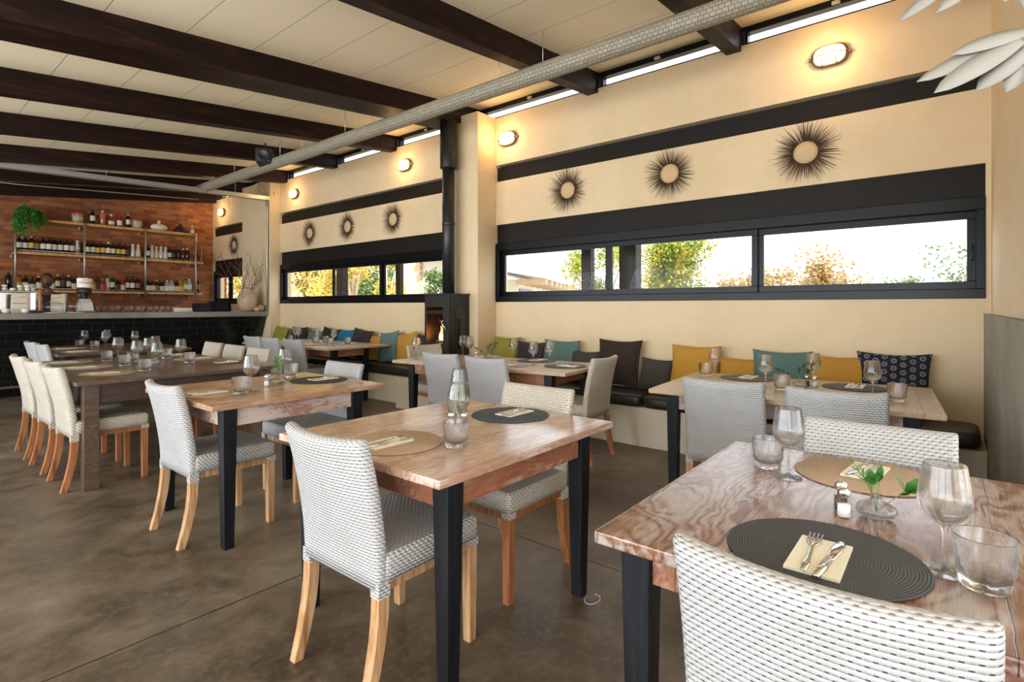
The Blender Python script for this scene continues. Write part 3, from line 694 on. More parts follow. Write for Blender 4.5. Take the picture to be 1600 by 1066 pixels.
# ------------------------------------------------------------------ chairs
def rrect(hx, hy, r, n=5):
    pts = []
    for cx, cy_, a0 in ((hx-r, hy-r, 0), (-hx+r, hy-r, PI/2), (-hx+r, -hy+r, PI), (hx-r, -hy+r, 1.5*PI)):
        for k in range(n+1): a = a0+PI/2*k/n; pts.append((cx+r*math.cos(a), cy_+r*math.sin(a)))
    return pts
def subdiv(pts, step):
    out = []
    for i, p in enumerate(pts):
        q = pts[(i+1) % len(pts)]; d = math.hypot(q[0]-p[0], q[1]-p[1]); k = max(1, int(d/step))
        for j in range(k): out.append((p[0]+(q[0]-p[0])*j/k, p[1]+(q[1]-p[1])*j/k))
    return out
def peri(pts):
    s = [0]
    for i in range(len(pts)):
        q = pts[(i+1) % len(pts)]; s.append(s[-1]+math.hypot(q[0]-pts[i][0], q[1]-pts[i][1]))
    return s
def make_chair(wm, lm, rail):
    r = empty('dining_chair')
    hw = .228
    base = subdiv(rrect(.024, hw, .02, 4), .03); S = peri(base)
    prof = [(.372, -.212), (.42, -.214), (.47, -.216), (.52, -.220), (.60, -.230), (.68, -.243), (.76, -.260), (.82, -.277), (.858, -.288)]
    def bow(y, z): return -.036*(1-(y/hw)**2)*min(1, max(0, (z-.40)/.3))
    def crest(y, z): return z+ (.008*(abs(y)/hw)**2.2 if z > .8 else 0)
    R = []; V = []
    for z, x in prof:
        R.append([(x+a+bow(b_, z), b_, crest(b_, z)) for a, b_ in base]); V.append(z)
    for k, (sc, dz) in enumerate([(.86, .007), (.55, .012), (.1, .0135)]):
        R.append([(prof[-1][1]+a*sc+bow(b_, .87), b_*(1-(1-sc)*.03), crest(b_, .858)+dz) for a, b_ in base]); V.append(.858+.011*(k+1))
    m = MB(); m.rings(R, uvs=lambda i, j: (S[j], V[i]))
    # sleeves over the back leg tops
    for s in (-1, 1): m.box(-.236, -.190, s*.206-.0225, s*.206+.0225, .348, .40)
    m.obj('backrest', wm, r)
    m = MB(); bs = subdiv(rrect(.224, hw+.008, .02, 4), .04); S2 = peri(bs); cx = .012
    R = []; V = []
    for z, g in [(.400, .0), (.43, .0), (.470, .0), (.481, .004), (.487, .014)]:
        R.append([(cx+a*(1-g/.224), b_*(1-g/.228), z) for a, b_ in bs]); V.append(z)
    m.rings(R, cap1=False, uvs=lambda i, j: (S2[j], V[i]))
    R = []
    for g in (.014, .06, .12, .19, .222):
        R.append([(cx+a*(1-g/.224), b_*(1-g/.224 if g > .02 else 1-g/.228), .487+.006*(g/.222)) for a, b_ in bs])
    m.rings(R, cap0=False, uvs=lambda i, j: (R[i][j % len(bs)][0]*1+.5, R[i][j % len(bs)][1]+.5))
    for s in (-1, 1): m.box(.189, .235, s*.2115-.0235, s*.2115+.0235, .374, .405)
    m.obj('seat', wm, r)
    for s in (-1, 1):
        q = MB(); q.box(.190, .232, s*.209-.021, s*.209+.021, 0, .373, taper=.003); q.obj('leg', lm, r, bevel=.003)
        q = MB(); R = []
        for z, x, h in [(.35, -.213, .0215), (.28, -.216, .0215), (.2, -.226, .021), (.1, -.247, .0195), (0, -.275, .018)]:
            R.append([(x-h, s*.206-h, z), (x+h, s*.206-h, z), (x+h, s*.206+h, z), (x-h, s*.206+h, z)])
        q.rings(R, smooth=False); q.obj('leg', lm, r, bevel=.003)
    q = MB(); q.box(-.19, .19, -.215, -.198, .360, .400); q.box(-.19, .19, .198, .215, .360, .400); q.box(.20, .215, -.19, .19, .360, .400); q.box(-.22, -.205, -.18, .18, .360, .400)
    q.obj('seat_rail', rail, r)
    return r
chA = make_chair(M_weave, M_teak, M_teak)
chB = make_chair(M_weave_warm, M_teak_red, M_teak_red)
G = 'white woven dining chairs with teak legs'
def chair(x, y, facing, label, warm=False, rz=0):
    return place(chB if warm else chA, (x, y, 0), {'e': 0, 'w': PI, 's': -PI/2, 'n': PI/2}[facing]+rz, label, 'chair', G)
chair(1.252, .163, 'e', 'white woven chair in the right foreground, back to the camera', rz=-.02)
chair(2.02, .20, 'w', 'white woven chair across the foreground table behind the tan mat', rz=.0)
chair(1.300, 1.655, 'e', 'white woven chair at the left side of the rosy middle table', rz=.01)
chair(2.015, 1.70, 'w', 'woven chair with reddish legs beyond the blue mat of the middle table', True)
chair(1.370, 3.39, 'e', 'white woven chair at the left side of the orange two seat table')
chair(2.06, 3.56, 'w', 'white woven chair beyond the black mat of the orange two seat table')
for x, y, t in [(1.185, 4.99, 'nearest of the three on the left side of the long dark table'), (1.185, 5.63, 'middle one of the three on the left side of the long dark table'), (1.185, 6.28, 'farthest of the three on the left side of the long dark table')]:
    chair(x, y, 'e', 'cream woven chair, '+t.replace('middle one', 'middle').replace(' on the left side', ' left'), True)
for x, y, t in [(2.32, 5.47, 'nearest of the three'), (2.36, 6.12, 'middle one of the three'), (2.40, 6.77, 'farthest of the three')]:
    chair(x, y, 'w', 'cream woven chair, %s at the window side of the dark table' % t, True)
chair(1.63, 8.02, 'e', 'white woven chair, nearer of the two left of the small table by the bar')
chair(1.63, 8.66, 'e', 'white woven chair, farther of the two left of the small table by the bar')
for y, t in [(6.66, 'nearest of the row of three facing the bench table'), (7.27, 'middle one of the row of three facing the bench table'), (7.80, 'farthest of the row of three facing the bench table')]:
    chair(3.90, y, 'e', 'white woven chair, '+t, rz=.02)
chair(3.66, 3.60, 'e', 'white woven chair, left of two at the front of the long pale table')
chair(3.62, 3.01, 'e', 'white woven chair, right of two at the front of the long pale table')
chair(3.98, 2.54, 'n', 'cream woven chair seen side on at the right head of the long pale table', True, rz=.07)
chair(3.97, 4.24, 's', 'cream woven chair at the left head of the long pale table, before the stove', True, rz=-.1)
chair(3.46, 1.03, 'e', 'white woven chair, left of the two at the nearest window table', rz=.05)
chair(3.43, .46, 'e', 'white woven chair, right of the two at the nearest window table', rz=.05)

# ------------------------------------------------------------------ tables
def table(name, label, x0, x1, y0, y1, z, top, apron, legm, ox0=.07, ox1=.15, oy=.035, rz=0, ls=.075, th=.030, taper=.012, ap=.10):
    cx, cy_ = (x0+x1)/2, (y0+y1)/2; r = empty('dining_table', (cx, cy_, 0), rz)
    a, b, c_, d = x0-cx, x1-cx, y0-cy_, y1-cy_
    MB().box(a, b, c_, d, z-th, z).obj('tabletop', top, r, bevel=.005, seg=2)
    lx0, lx1, ly0, ly1 = a+ox0, b-ox1, c_+oy, d-oy
    for px in (lx0, lx1-ls):
        for py in (ly0, ly1-ls): MB().box(px, px+ls, py, py+ls, 0, z-th-.001, taper=taper).obj('leg', legm, r, bevel=.003)
    q = .018
    for nm, bx in (('apron', (lx0+ls, lx1-ls, ly0+q, ly0+q+.025)), ('apron', (lx0+ls, lx1-ls, ly1-q-.025, ly1-q)), ('apron', (lx0+q, lx0+q+.025, ly0+ls, ly1-ls)), ('apron', (lx1-q-.025, lx1-q, ly0+ls, ly1-ls))):
        MB().box(bx[0], bx[1], bx[2], bx[3], z-th-ap, z-th-.001).obj(nm, apron, r, bevel=.002)
    return tag(r, label, 'table', 'wooden dining tables')
table('fg', 'whitewashed wood table with black legs in the right foreground', 1.125, 2.24, -.34, .662, .76, M_tab_fg, M_apron_red, M_black_leg)
table('t1', 'rosy limed wood table with black legs in the centre of the room', 1.14, 2.252, 1.22, 2.215, .76, M_tab_rose, M_apron_red, M_black_leg)
table('t2', 'orange toned wood table with a limed apron, left of centre', 1.155, 2.245, 2.935, 3.94, .785, M_tab_orange, M_apron, M_black_leg)
table('t3', 'long dark brown wood table with brown legs at the left', .955, 2.39, 4.66, 6.75, .775, M_tab_dark, M_apron_dark, M_tab_dark, ox0=.05, ox1=.05, oy=.03, ls=.09, ap=.14, taper=0)
table('t4', 'brown wood table with tan mats just in front of the bar', 1.40, 2.75, 7.6, 9.35, .77, M_tab_dark, M_apron_dark, M_black_leg, ox1=.07)
table('t5', 'long pale oak table against the bench, in front of the stove', 3.50, 4.36, 2.42, 4.38, .765, M_tab_pale, M_apron_red, M_black_leg, ox0=.06, ox1=.06, oy=.16, rz=.10)
table('t6', 'pale oak table by the far bench under the middle window', 3.74, 4.78, 6.15, 8.3, .765, M_tab_pale, M_apron_red, M_black_leg, ox0=.14, ox1=.32, oy=.08, rz=.05)
table('rt', 'pale wood table at the window on the right, black legs', 3.36, 4.46, .04, 1.575, .76, M_tab_pale, M_apron, M_black_leg, ox0=.06, ox1=.12, oy=.10, rz=.075)

# ------------------------------------------------------------------ tableware prototypes
def make_wine():
    m = MB(); t = .0011
    out = [(.0, 0), (.039, .0), (.0395, .002), (.02, .0045), (.008, .009), (.0042, .018), (.0038, .05), (.0042, .082), (.009, .092), (.024, .104), (.037, .118), (.0445, .132), (.0465, .143), (.045, .160), (.041, .187), (.0369, .2150), (.0366, .2172), (.0365, .2178)]
    inn = [(r-t if r > .01 else .0, z+.002) for r, z in [(.0365, .2179), (.0366, .2172), (.0369, .2149), (.041, .186), (.045, .159), (.0465, .142), (.0445, .1335), (.037, .1200), (.024, .1065), (.009, .0965)]]
    m.lathe(out+[(.0360, .2185)]+inn[0:]+[(0, .0955)], n=32)
    return m.obj('wine_glass', M_glass)
def make_tumbler():
    n = 36; m = MB(); R = []
    def ring(r, z, f): return [((r+f*math.cos(9*2*PI*j/n+z*90))*math.cos(2*PI*j/n), (r+f*math.cos(9*2*PI*j/n+z*90))*math.sin(2*PI*j/n), z) for j in range(n)]
    for r, z, f in [(.031, 0, 0), (.0345, .004, .0004), (.0355, .018, .0016), (.0375, .032, .0034), (.0385, .046, .0012), (.040, .06, .0030), (.0415, .074, .0006), (.0424, .0860, 0), (.0425, .0878, 0)]: R.append(ring(r, z, f))
    for r, z, f in [(.0420, .0886, 0), (.0415, .0878, 0), (.0413, .0860, 0), (.0397, .074, 0), (.0375, .06, .0008), (.036, .046, .0004), (.0335, .032, .0006), (.031, .02, 0), (.02, .0145, 0), (.001, .013, 0)]: R.append(ring(r, z, f))
    R = [[(x*1.17, y*1.17, z_*1.12) for x, y, z_ in r_] for r_ in R]
    m.rings(R); return m.obj('water_tumbler', M_glass_f)
def make_mat(col):
    m = MB(); m.lathe([(0, 0), (.19, 0), (.193, .002), (.19, .004), (0, .0042)], n=64); return m.obj('round_placemat', M_mats[col])
def make_napkin():
    m = MB(); m.box(-.05, .05, -.095, .095, 0, .0025); m.box(-.0495, .05, -.095, .0945, .0027, .0052); o = m.obj('folded_napkin', M_napkin); return o
def make_fork():
    m = MB()
    m.add(*_strip([(-.10, .0055), (-.06, .0085), (-.02, .005), (.03, .0045), (.045, .010), (.055, .0145), (.064, .0145)], .0026), None, True)
    for k in range(4):
        y = -.0123+k*.0082; m.box(.062, .110, y-.0019, y+.0019, .0012, .0034)
    return m.obj('fork', M_steel)
def _strip(prof, h):
    vs = []; fs = []
    for x, w_ in prof: vs += [(x, -w_, 0), (x, w_, 0), (x, w_*.7, h), (x, -w_*.7, h)]
    for i in range(len(prof)-1):
        a = i*4; b_ = a+4
        fs += [(a, b_, b_+1, a+1), (a+3, a+2, b_+2, b_+3), (a, a+3, b_+3, b_), (a+1, b_+1, b_+2, a+2)]
    n = len(prof)*4; fs += [(0, 1, 2, 3), (n-4, n-1, n-2, n-3)]
    return vs, fs
def make_knife():
    r = empty('table_knife')
    m = MB(); m.add(*_strip([(-.11, .007), (-.06, .009), (-.01, .0075)], .0055), None, True); m.obj('handle', M_steel, r)
    m = MB(); m.add(*_strip([(-.01, .005), (.0, .010), (.05, .0125), (.085, .012), (.102, .006)], .0018), None, True); m.obj('blade', M_chrome, r)
    return r
def make_shaker(kind):
    r = empty(kind+'_shaker')
    m = MB(); m.lathe([(.0, 0), (.017, 0), (.018, .003), (.0165, .03), (.0155, .052), (.013, .056)], n=10, smooth=False); m.obj('glass_body', M_thin, r)
    m = MB(); m.lathe([(0, .002), (.0155, .002), (.0145, .032), (0, .034)], n=12); m.obj('salt' if kind == 'salt' else 'pepper', mat('salt_grain', (.85, .84, .82), .9) if kind == 'salt' else mat('ground_pepper', (.09, .06, .04), .9), r)
    m = MB(); m.lathe([(.0145, .054), (.0155, .056), (.0155, .067), (.012, .073), (0, .075)], n=20); m.obj('cap', M_chrome, r)
    return r
def make_vase(kind):
    r = empty('bud_vase')
    m = MB(); prof = [(0, 0), (.02, 0), (.040, .008), (.046, .018), (.042, .030), (.025, .040), (.013, .044), (.0125, .052), (.016, .058)]
    inn = [(.0148, .058), (.0112, .052), (.0115, .0445), (.022, .0385), (.039, .029), (.0425, .018), (.036, .0095), (.0, .004)]
    m.lathe(prof+inn, n=28); m.obj('vase_glass', M_glass, r)
    return r
def sprig(kind, loc, label, rz=0):
    rnd = random.Random(kind); r = empty('leaf_sprig', loc, rz)
    st_ = MB(); lf = MB(); lf2 = MB()
    def stem(d, L, k, w_, ll, mb):
        p = Vector((0, 0, .01)); d = Vector(d).normalized(); pts = [p.copy()]
        for i in range(k):
            d = (d+Vector((rnd.uniform(-.1, .1), rnd.uniform(-.1, .1), rnd.uniform(-.05, .05)))).normalized() if i > 1 else d
            p = p+d*L/k; pts.append(p.copy())
            if i*L/k > .045:
                for s in (0, 1):
                    a = rnd.uniform(0, 6.28); ld = (d*.8+Vector((math.cos(a), math.sin(a), rnd.uniform(-.1, .5)))*.9).normalized()
                    random.seed(rnd.random()); mb.leaf(p, ld, w_, ll)
        mb.leaf(p, d, w_, ll*1.1); st_.tube(pts, .0012, 5)
    if kind == 0:      # rosemary sprig with broad leaves
        stem((-.02, .12, 1), .125, 22, .0042, .027, lf2); stem((.12, -.75, .6), .085, 5, .028, .052, lf); stem((.05, -.1, .9), .075, 4, .024, .042, lf); stem((0, .15, .8), .07, 3, .02, .035, lf)
    elif kind == 1: stem((0, .05, 1), .15, 11, .011, .042, lf2); stem((.1, -.05, 1), .13, 10, .010, .040, lf)
    else: stem((.1, -.5, .6), .16, 9, .013, .045, lf); stem((0, .6, .5), .15, 8, .011, .04, lf); stem((0, 0, 1), .11, 6, .013, .045, lf)
    st_.obj('stem', M_leaf2, r)
    if lf.v: lf.obj('leaves', M_leaf if kind != 2 else M_leaf_d, r)
    if lf2.v: lf2.obj('leaves', M_leaf2, r)
    return tag(r, label, 'sprig', 'green sprigs in the bud vases')
P_w, P_t, P_n, P_f, P_k = make_wine(), make_tumbler(), make_napkin(), make_fork(), make_knife()
P_s, P_p, P_v = make_shaker('salt'), make_shaker('pepper'), make_vase(0)
P_m = {}
def pmat(x, y, z, col, where, facing=1, cut=True, nz=0):
    if col not in P_m: P_m[col] = make_mat(col)
    nm = {'charcoal': 'charcoal', 'tan': 'tan', 'blue': 'slate blue', 'black': 'black', 'olive': 'olive', 'grey': 'pale grey'}[col]
    place(P_m[col], (x, y, z), 0, 'round %s placemat %s' % (nm, where), 'placemat', 'round braided placemats')
    if cut:
        z2 = z+.0045; a = 0 if facing > 0 else PI; a += nz
        ca, sa = math.cos(a), math.sin(a)
        def w2(u, v): return (x+u*ca-v*sa, y+u*sa+v*ca)
        q = w2(-.035, 0); place(P_n, (q[0], q[1], z2), a+PI/2, 'cream napkin %s' % where, 'napkin', 'folded napkins')
        q = w2(-.03, .018); place(P_f, (q[0], q[1], z2+.0055), a+.05, 'steel fork %s' % where, 'fork', 'steel forks')
        q = w2(-.035, -.02); place(P_k, (q[0], q[1], z2+.0055), a-.08, 'steel knife %s' % where, 'knife', 'steel table knives')
def wine(x, y, z, t): place(P_w, (x, y, z), 0, 'empty stemmed wine glass '+t, 'wine glass', 'stemmed wine glasses')
def tumb(x, y, z, t): place(P_t, (x, y, z), random.uniform(0, 6), 'faceted glass tumbler '+t, 'tumbler', 'faceted tumblers')
def shak(kind, x, y, z, t): place(P_s if kind == 'salt' else P_p, (x, y, z), random.uniform(0, 6), 'small glass %s shaker with steel cap %s' % (kind, t), 'shaker', 'salt and pepper shakers')
def vase(kind, x, y, z, t, rz=0):
    place(P_v, (x, y, z), 0, 'squat clear glass bud vase '+t, 'vase', 'bud vases'); sprig(kind, (x, y, z+.006), 'green leafy sprig in the bud vase '+t, rz)
z = .7605
pmat(1.33, .212, z, 'charcoal', 'in the foreground before the nearest chair')
pmat(2.03, .21, z, 'tan', 'across the foreground table', -1, nz=-.1)
wine(1.402, .005, z, 'at the right edge of the foreground table'); tumb(1.372, -.055, z, 'at the right edge of the foreground, by the wine glass')
wine(1.86, .39, z, 'at the far left of the foreground table'); tumb(1.94, .47, z, 'at the far left of the foreground table, by the wine glass')
shak('salt', 1.605, .207, z, 'by the vase on the foreground table'); shak('pepper', 1.665, .222, z, 'behind the salt on the foreground table'); vase(0, 1.65, .142, z, 'on the foreground table', .4)
pmat(1.35, 1.705, z, 'tan', 'on the near side of the middle table'); pmat(2.06, 1.69, z, 'blue', 'on the far side of the middle table', -1)
tumb(1.462, 1.472, z, 'nearest the camera on the middle table'); wine(1.60, 1.595, z, 'front one of the pair on the middle table'); wine(1.97, 1.955, z, 'rear one of the pair on the middle table')
tumb(1.86, 1.86, z, 'behind the sprig on the middle table'); vase(1, 1.73, 1.725, z, 'on the middle table'); shak('salt', 1.66, 1.70, z, 'on the middle table'); shak('pepper', 1.69, 1.65, z, 'on the middle table')
z = .7855
pmat(1.35, 3.40, z, 'tan', 'on the left side of the orange two seat table'); pmat(2.05, 3.42, z, 'black', 'on the right side of the orange two seat table', -1)
tumb(1.43, 3.23, z, 'on the orange two seat table, near its left mat'); wine(1.51, 3.27, z, 'on the orange two seat table, near its left mat'); shak('salt', 1.68, 3.42, z, 'on the orange two seat table')
shak('pepper', 1.705, 3.46, z, 'on the orange two seat table'); vase(1, 1.77, 3.46, z, 'on the orange two seat table', 2); wine(1.90, 3.61, z, 'on the orange two seat table, near its black mat'); tumb(2.0, 3.71, z, 'on the orange two seat table, near its black mat')
z = .7755
for k, (y, c_) in enumerate([(5.13, 'tan'), (5.77, 'grey'), (6.42, 'grey')]): pmat(1.26, y, z, c_, 'left side of the long dark table, %s from near end' % ['first', 'second', 'third'][k])
for k, (y, c_) in enumerate([(5.25, 'olive'), (5.88, 'tan'), (6.5, 'grey')]): pmat(2.16, y, z, c_, 'window side of the long dark table, %s from near end' % ['first', 'second', 'third'][k], -1)
for x, y, t in [(1.52, 6.27, 'at its far left'), (1.50, 5.65, 'in its left middle'), (1.48, 5.05, 'nearest the camera'), (1.66, 6.0, 'in its centre'), (1.99, 6.15, 'at its right'), (1.96, 5.48, 'at its near right')]: tumb(x, y, z, 'on the long dark table '+t)
for x, y, t in [(1.64, 6.4, 'at its far left'), (1.60, 5.68, 'in its left middle'), (1.61, 5.20, 'nearest the camera'), (1.80, 6.05, 'in its centre'), (1.96, 6.38, 'at its far right'), (1.93, 5.60, 'at its near right')]: wine(x, y, z, 'on the long dark table '+t)
vase(2, 1.72, 5.62, z, 'on the long dark table'); shak('salt', 1.78, 5.78, z, 'on the long dark table')
z = .7705
for x, y, c_, t in [(1.68, 7.95, 'tan', 'nearer one on the table by the bar'), (1.70, 8.62, 'tan', 'farther one on the table by the bar')]: pmat(x, y, z, c_, t)
for x, y, t in [(1.83, 8.75, 'farthest left'), (1.90, 8.35, 'in the middle'), (2.2, 8.5, 'at the right')]: tumb(x, y, z, 'on the table by the bar, '+t)
for x, y, t in [(1.90, 8.82, 'farthest left'), (1.96, 8.16, 'nearest'), (2.15, 8.85, 'behind the others'), (2.26, 8.1, 'at the right')]: wine(x, y, z, 'on the table by the bar, '+t)
z = .7655
pmat(4.02, 2.66, z, 'blue', 'at the right end of the long pale table', 1, nz=PI/2); pmat(4.24, 3.15, z, 'charcoal', 'on the window side of the long pale table', -1); pmat(3.76, 3.10, z, 'grey', 'on the near side of the long pale table', cut=True); pmat(4.20, 3.80, z, 'grey', 'at the far left of the long pale table', -1)
for x, y, t in [(4.12, 3.34, 'third from the right end'), (3.90, 2.93, 'second from the right end'), (4.06, 2.86, 'nearest the blue mat'), (4.20, 4.12, 'at the far left, back one'), (4.10, 3.92, 'at the far left, front one'), (3.62, 4.22, 'at its left end before the stove')]: wine(x, y, z, 'on the long pale table '+t)
vase(2, 4.10, 3.66, z, 'on the long pale table', 1); shak('salt', 4.02, 3.75, z, 'on the long pale table')
for x, y, c_, t in [(4.50, 6.75, 'grey', 'on the window side of the bench table, near end'), (4.46, 7.5, 'grey', 'on the window side of the bench table, far end'), (4.02, 6.85, 'tan', 'on the room side of the bench table, near end')]: pmat(x, y, z, c_, t, -1 if x > 4.2 else 1)
for x, y, t in [(4.30, 7.75, 'far left pair, front'), (4.36, 7.95, 'far left pair, back'), (4.32, 7.25, 'in the middle'), (4.26, 6.72, 'nearest')]: wine(x, y, z, 'on the bench table by the far wall, '+t)
for x, y, t in [(4.22, 7.12, 'in the middle'), (4.40, 7.15, 'behind the middle one'), (4.16, 6.66, 'nearest'), (4.42, 6.62, 'at the right'), (4.2, 7.8, 'farthest')]: tumb(x, y, z, 'on the bench table by the far wall, '+t)
z = .7605
pmat(4.20, .48, z, 'black', 'on the window side of the near window table, right', -1); pmat(4.24, 1.17, z, 'olive', 'on the window side of the near window table, left', -1)
wine(3.80, .345, z, 'rightmost on the near window table'); tumb(3.76, .225, z, 'rightmost on the near window table'); wine(3.84, .945, z, 'in the centre of the near window table'); tumb(3.79, .835, z, 'in the centre of the near window table')
wine(4.15, .715, z, 'behind the sprig on the near window table'); vase(2, 4.02, .775, z, 'on the near window table', .5); shak('salt', 4.06, .69, z, 'on the near window table'); shak('pepper', 4.10, .745, z, 'on the near window table')
wine(4.16, 1.385, z, 'at the left end of the near window table'); tumb(4.20, 1.47, z, 'at the left end of the near window table')

# ------------------------------------------------------------------ the bar
bar = empty('bar_counter', (1.0, 10.2, 0))
MB().box(-3.2, 3.98, -.30, .58, 1.123, 1.21).obj('countertop', M_counter, bar, bevel=.008)
m = MB(); A = [(-3.2, -.24, 1.122), (3.88, -.24, 1.122), (3.88, .28, 0), (-3.2, .28, 0), (-3.2, .4, 1.122), (3.88, .4, 1.122), (3.88, .4, 0), (-3.2, .4, 0)]
m.add(A, [(0, 1, 2, 3), (4, 7, 6, 5), (0, 3, 7, 4), (1, 5, 6, 2), (3, 2, 6, 7), (0, 4, 5, 1)], [[(0, 1.24), (7.1, 1.24), (7.1, 0), (0, 0)]]+[[(0, 0)]*4]*5)
m.obj('tiled_front', M_tile, bar)
m = MB(); m.tube([(-3.2, .05, .16), (.55, .05, .16)], .018); [m.tube([(x, .05, .16), (x, .22, .16)], .01) for x in (-2.5, -1, .4)]; m.obj('foot_rail', M_galv, bar)
tag(bar, 'long bar with grey concrete top and slanting black tiled front', 'bar counter')
BZ = 1.2105
# text helper
def text_mesh(name, body, size, m, parent, loc, rot, ext=.0006):
    cu = bpy.data.curves.new(name, 'FONT'); cu.body = body; cu.size = size; cu.extrude = ext; cu.align_x = 'CENTER'; cu.align_y = 'CENTER'
    tmp = bpy.data.objects.new('tmp', cu); COL.objects.link(tmp)
    me = bpy.data.meshes.new_from_object(tmp.evaluated_get(bpy.context.evaluated_depsgraph_get())); bpy.data.objects.remove(tmp)
    me.materials.clear(); me.materials.append(m); o = bpy.data.objects.new(name, me); COL.objects.link(o); o.parent = parent; o.location = loc; o.rotation_euler = rot; return o
M_red = mat('red_print', (.5, .03, .02), .6); M_gold = mat('gold_stripe', (.6, .35, .06), .5); M_bag = mat('ivory_foil_bag', (.66, .60, .48), .5)
# coffee grinder
g = empty('coffee_grinder', (2.215, 10.3, BZ))
MB().box(-.115, .115, -.09, .09, 0, .03).obj('foot', M_chrome, g, bevel=.01)
m = MB(); R = [[(sx*a, sy*b_, z_) for sx, sy in ((-1, -1), (1, -1), (1, 1), (-1, 1))] for a, b_, z_ in ((.10, .08, .03), (.085, .07, .15), (.06, .055, .21))]; m.rings(R, smooth=False); m.obj('grinder_body', mat('brushed_aluminium', (.7, .71, .73), .35, .6), g)
MB().lathe([(.04, .21), (.035, .235), (.05, .27), (.055, .285)], n=20).obj('collar', M_black, g)
MB().lathe([(.075, .285), (.095, .30), (.100, .52), (.098, .525), (.09, .30), (.07, .29)], n=28).obj('hopper', M_thin, g)
MB().lathe([(0, .29), (.085, .30), (.09, .37), (0, .385)], n=24).obj('coffee_beans', mat('coffee_beans', (.05, .022, .012), .5), g)
m = MB(); R = [[(math.cos(a)*.102, math.sin(a)*.102, z_) for a in [PI+.25+(PI-.5)*k/16 for k in range(17)]] for z_ in (.385, .525)]; m.rings(R, closed=False, cap0=False, cap1=False); lb = m.obj('hopper_label', mat('white_label', (.8, .78, .74), .6), g)
text_mesh('lettering', 'VERGNANO', .034, M_red, g, (0, -.104, .455), (PI/2, 0, 0)); MB().add([(-.06, -.104, .485), (.02, -.104, .50), (.02, -.104, .508), (-.06, -.104, .493)], [(0, 1, 2, 3)]).obj('gold_stripe', M_gold, g)
tag(g, 'coffee grinder with square chrome body and clear hopper of beans on the bar', 'coffee grinder')
# espresso machine with cups
e = empty('espresso_machine', (1.40, 10.56, BZ))
MB().box(-.34, .26, -.02, .18, 0, .30).obj('machine_body', M_steel, e, bevel=.008)
MB().box(-.36, .28, -.16, .18, .30, .315).obj('cup_tray', M_galv, e, bevel=.003)
MB().box(-.36, -.33, -.16, .18, 0, .30).obj('side_panel', M_chrome, e, bevel=.004); MB().box(.255, .28, -.16, .18, 0, .30).obj('side_panel', M_chrome, e, bevel=.004)
MB().box(-.33, .25, -.16, -.02, 0, .05).obj('drip_tray', M_steel, e, bevel=.004)
for x in (-.15, .08): MB().lathe([(.03, .16), (.034, .2), (.034, .23)], (x, -.08, 0), 16).obj('group_head', M_chrome, e)
tag(e, 'steel espresso machine with cups stacked on top at the left end of the bar', 'espresso machine')
def make_cup():
    r = empty('espresso_cup'); m = MB(); m.lathe([(0, 0), (.018, 0), (.03, .015), (.034, .045), (.032, .045), (.028, .016), (0, .004)], n=18); m.obj('cup_body', M_ceramic, r)
    m = MB(); m.tube([(.033, 0, .036), (.046, 0, .034), (.046, 0, .02), (.031, 0, .014)], .003); m.obj('handle', M_ceramic, r); return r
cp = make_cup(); k = 0
for x in (1.10, 1.18, 1.26, 1.345, 1.43, 1.51, 1.59, 1.65):
    for lev in range(2 if k % 3 != 1 else 1):
        place(cp, (x, 10.50+.03*(k % 2), BZ+.3155+lev*.046), k*1.3, 'small white cup on the espresso machine, %s from the left%s' % (['first', 'second', 'third', 'fourth', 'fifth', 'sixth', 'seventh', 'eighth'][k], ', upper' if lev else ''), 'cup', 'cups on the espresso machine')
    k += 1
m = MB(); m.lathe([(0, 0), (.05, 0), (.10, .012), (.11, .03), (.05, .045), (0, .05)], n=24, sx=1.3); tag(m.obj('folded_cloth', M_ceramic, None, (1.88, 10.5, BZ+.3165)), None, None)
bpy.data.objects.remove(bpy.data.objects['folded_cloth'])
# coffee bags
for x, t in [(1.465, 'left one, in front of the espresso machine'), (1.90, 'right one, beside the pepper mill')]:
    b_ = empty('coffee_bag', (x, 10.30, BZ))
    m = MB(); R = [[(sx*a, sy*d_, z_) for sx, sy in ((-1, -1), (1, -1), (1, 1), (-1, 1))] for a, d_, z_ in ((.075, .035, 0), (.082, .042, .05), (.08, .036, .18), (.078, .012, .25), (.076, .003, .275))]; m.rings(R, smooth=False); m.obj('bag_body', M_bag, b_)
    text_mesh('lettering', 'VERGNANO', .026, M_red, b_, (0, -.042, .135), (PI/2-.05, 0, 0)); MB().add([(-.06, -.038, .205), (.055, -.032, .235), (.055, -.031, .242), (-.06, -.037, .212)], [(0, 1, 2, 3)]).obj('gold_stripe', M_gold, b_)
    tag(b_, 'ivory coffee bag with red lettering, '+t, 'coffee bag', 'coffee bags on the bar')
m = MB(); m.lathe([(0, 0), (.03, 0), (.032, .02), (.022, .05), (.024, .15), (.03, .22), (.016, .26), (.028, .285), (.03, .31), (.015, .335), (.012, .35), (.006, .36), (0, .362)], n=20)
tag(m.obj('pepper_mill', M_teak_red, None, (1.685, 10.22, BZ)), 'tall turned brown wooden pepper mill between the two coffee bags', 'pepper mill')
def cloche(x, y, r, h, t):
    e_ = empty('glass_cloche', (x, y, BZ)); MB().lathe([(0, 0), (r+.03, 0), (r+.035, .008), (0, .01)], n=32).obj('plate', M_ceramic, e_)
    MB().lathe([(r, .012), (r, h*.55), (r*.93, h*.75), (r*.7, h*.92), (r*.3, h), (.012, h+.004), (.012, h+.02), (.02, h+.035), (0, h+.045)], n=32).obj('dome', M_thin, e_); tag(e_, t, 'cloche', 'glass cake domes on the bar')
